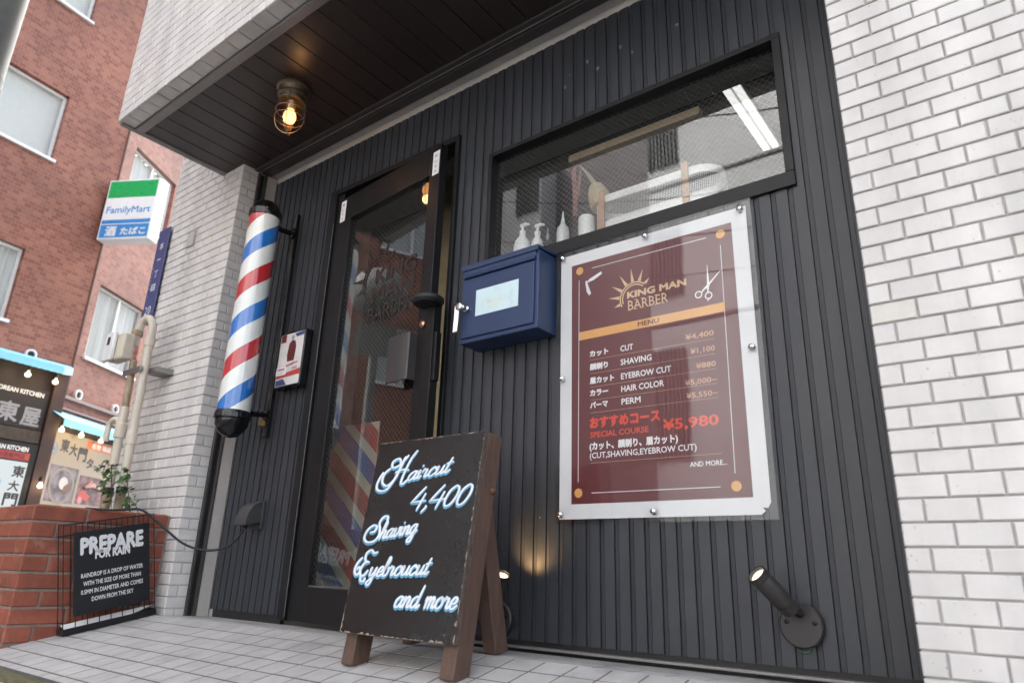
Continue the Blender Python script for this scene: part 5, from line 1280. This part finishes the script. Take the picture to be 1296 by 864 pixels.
# bulbs
bl_n = 0
for (pl, s_, z_, d_, lb) in ((1, -.77, 2.64, .30, 'glowing bulb under the left awning, farther from the corner post'), (1, -.36, 2.63, .30, 'glowing bulb under the left awning, next to the corner post'),
                             (2, -.10, 1.95, .16, 'glowing bulb above the ring emblem of the food poster'), (2, .36, 1.95, .16, 'glowing bulb above the middle of the food poster'), (2, .86, 1.95, .16, 'glowing bulb above the orange strip of the food poster'),
                             (2, -.24, 1.06, .14, 'glowing bulb low at the left edge of the food poster')):
    t = thing('bulb_lamp', lb, 'lamp', wpt(pl, s_, z_, d_), 'bare bulbs of the restaurant')
    c = wpt(pl, s_, z_, d_)
    MB().lathe(c, -Z, [(.014, -.045), (.016, -.02), (.034, -.006), (.042, .017), (.034, .040), (.014, .052), (0, .054)] if z_ > 1.5 else [(.015, -.045), (.03, -.01), (.04, .015), (.03, .04), (0, .05)], 20).build('glass_globe', M_glow, t)
    MB().lathe(c + Z * .05, Z, [(.024, 0), (.024, .06), (0, .06)], 12).build('lamp_holder', M_dark, t)
    q = bpy.data.lights.new('bulb_light', 'POINT'); q.energy = .7; q.color = (1, .66, .34); q.shadow_soft_size = .06
    qo = bpy.data.objects.new('bulb_light', q); COL.objects.link(qo); qo.parent = t; qo.location = (n1 if pl == 1 else n2) * .13

# projecting shop sign at the corner
su = V(math.cos(math.radians(29)), math.sin(math.radians(29)), 0); sn = V(su.y, -su.x, 0)
SO = V(-12.18, 4.02, 5.19)
ps = thing('projecting_shop_sign', 'white projecting box sign with green and blue bands on the brick building corner', 'sign', SO)
SW, SHt, SD = .97, 1.155, .24
M_sgn = pbr('white_sign_panel', (.86, .86, .85), .4, var=.03)
b = MB(); b.obox(SO, su * SW, sn * -SD, Z * SHt); b.build('sign_box', M_sgn, ps, bevel=.012)
fo = SO + sn * .0015
def band_(nm, col, z0, z1, m=.03):
    mb = MB(); mb.obox(fo + su * m + Z * z0, su * (SW - 2 * m), sn * .003, Z * (z1 - z0)); return mb.build(nm, col, ps, smooth=0)
M_gr = pbr('leaf_green_panel', (.012, .40, .10), .3, var=.05); M_bl = pbr('mid_blue_panel', (.045, .26, .60), .3, var=.05)
band_('green_band', M_gr, .80, 1.125); wp = band_('white_band', M_sgn, .375, .797); band_('blue_band', M_bl, .295, .365); lbd = band_('blue_band', M_bl, .03, .275)
write('FamilyMart', M_bl, wp, fo + su * (SW / 2) + Z * .50 + sn * .003, su, Z, .125, .83, .015, 'c', lift=.001)
write('酒', M_inkw, lbd, fo + su * .24 + Z * .075 + sn * .003, su, Z, .17, .20, .04, 'c', lift=.001, cap=.85); write('たばこ', M_inkw, lbd, fo + su * .66 + Z * .085 + sn * .003, su, Z, .13, .46, .04, 'c', lift=.001, cap=.85)
b = MB(); b.obox(SO + su * -.16 + Z * .45 - sn * .08, su * .158, sn * -.12, Z * .42); b.build('sign_bracket', M_dark, ps, bevel=.008)

# ================================================================== utility pole at the left edge
up = thing('utility_pole', 'grey utility pole with a sheet metal wrap close by on the left', 'utility pole', (-6.47, .98, -.46))
b = MB(); b.lathe((-6.47, .98, -.46), Z, [(.19, 0), (.165, 9.5), (0, 9.5)], 32); b.build('pole_shaft', pbr('grey_concrete_pole', (.09, .092, .085), .9, var=.2, nscale=6), up)
b = MB(); b.lathe((-6.47, .98, 1.2), Z, [(.19, 0), (.183, 2.6)], 32); b.build('sheet_wrap', pbr('grey_green_wrap', (.06, .064, .058), .9, var=.25, nscale=5), up)

# ================================================================== across the street (seen in the glass)
ob_ = thing('office_building', 'pale grey building across the street mirrored in the shop window', 'building', (-4, -7.5, -.46))
M_op = pbr('pale_grey_cladding', (.64, .645, .645), .7, var=.06, nscale=1.2); M_op2 = pbr('grey_mauve_wall', (.19, .17, .175), .7, var=.06, nscale=1)
b = MB(); b.box(-5.2, 7, -12, -7.0, -.46, 9.3); b.box(-14, -7.8, -12, -7.0, -.46, 9.3); b.build('wall', M_op, ob_, smooth=0)
b = MB(); b.box(-7.795, -5.205, -12, -7.6, -.46, 9.0); b.build('recessed_wall', M_op2, ob_, smooth=0)
M_lou = pbr('dark_louvre', (.10, .10, .10), .6)
for (x0, x1) in ((-5.15, -4.62), (-8.42, -7.90), (-2.0, -1.4), (1.2, 1.8)):
    for (z0, z1) in ((7.62, 8.9), (4.85, 6.2), (1.9, 3.85)):
        mb = MB(); mb.box(x0 - .03, x0, -6.999, -6.93, z0, z1); mb.box(x1, x1 + .03, -6.999, -6.93, z0, z1); k = 0
        while x0 + k * .075 < x1 - .03: mb.box(x0 + k * .075, x0 + k * .075 + .03, -6.9895, -6.94, z0, z1); k += 1
        mb.build('louvre_window', M_lou, ob_, smooth=0)
for zz in (4.3, 7.15): 
    mb = MB(); mb.box(-5.2, 7, -6.999, -6.97, zz, zz + .05); mb.build('wall_joint', M_op2, ob_, smooth=0)
for (z0, z1, sag, yy, r_, lb) in ((9.6, 5.6, .9, -4.2, .024, 'thick black overhead cable mirrored in the shop window'), (8.9, 5.2, 1.0, -4.3, .012, 'thin black overhead cable just below the thick one'), (7.2, 5.6, 1.3, -4.6, .011, 'thin slack cable mirrored in upper part of the menu'),
                               (6.3, 5.0, 1.2, -4.6, .011, 'thin slack cable mirrored across the middle of the menu'), (5.4, 4.6, 1.1, -4.6, .009, 'lowest thin slack cable across the street')):
    pts = [V(-9 + 14 * q / 28, yy, z0 + (z1 - z0) * q / 28 - sag * math.sin(PI * q / 28)) for q in range(29)]
    tag(MB().tube(pts, r_, 6).build('overhead_cable', M_black, loc=(-3, yy, z1)), lb, 'cable', 'overhead cables along the street')

# traffic mirror standing out of frame, mirrored in the door glass
TM = V(-7.4, -1.0, -.46); tf = V(.86, .50, 0).normalized(); tx = V(-tf.y, tf.x, 0)
tm = thing('traffic_mirror', 'pale grey round traffic mirror on a post mirrored in the shop door', 'traffic mirror', TM)
M_tm = pbr('pale_grey_post', (.16, .165, .155), .5, var=.08)
MB().lathe(TM, Z, [(.06, 0), (.06, 4.2), (0, 4.2)], 18).build('post', M_tm, tm)
MB().lathe(TM + Z * 3.97 + tf * .06, tf, [(.36, 0), (.38, .03), (.38, .06), (.30, .12), (.12, .16), (0, .165)], 36).build('mirror_housing', M_tm, tm)
b = MB(); b.obox(TM + Z * 3.10 + tf * .065 - tx * .27, tx * .54, tf * .01, Z * .46); b.build('plate', M_tm, tm)
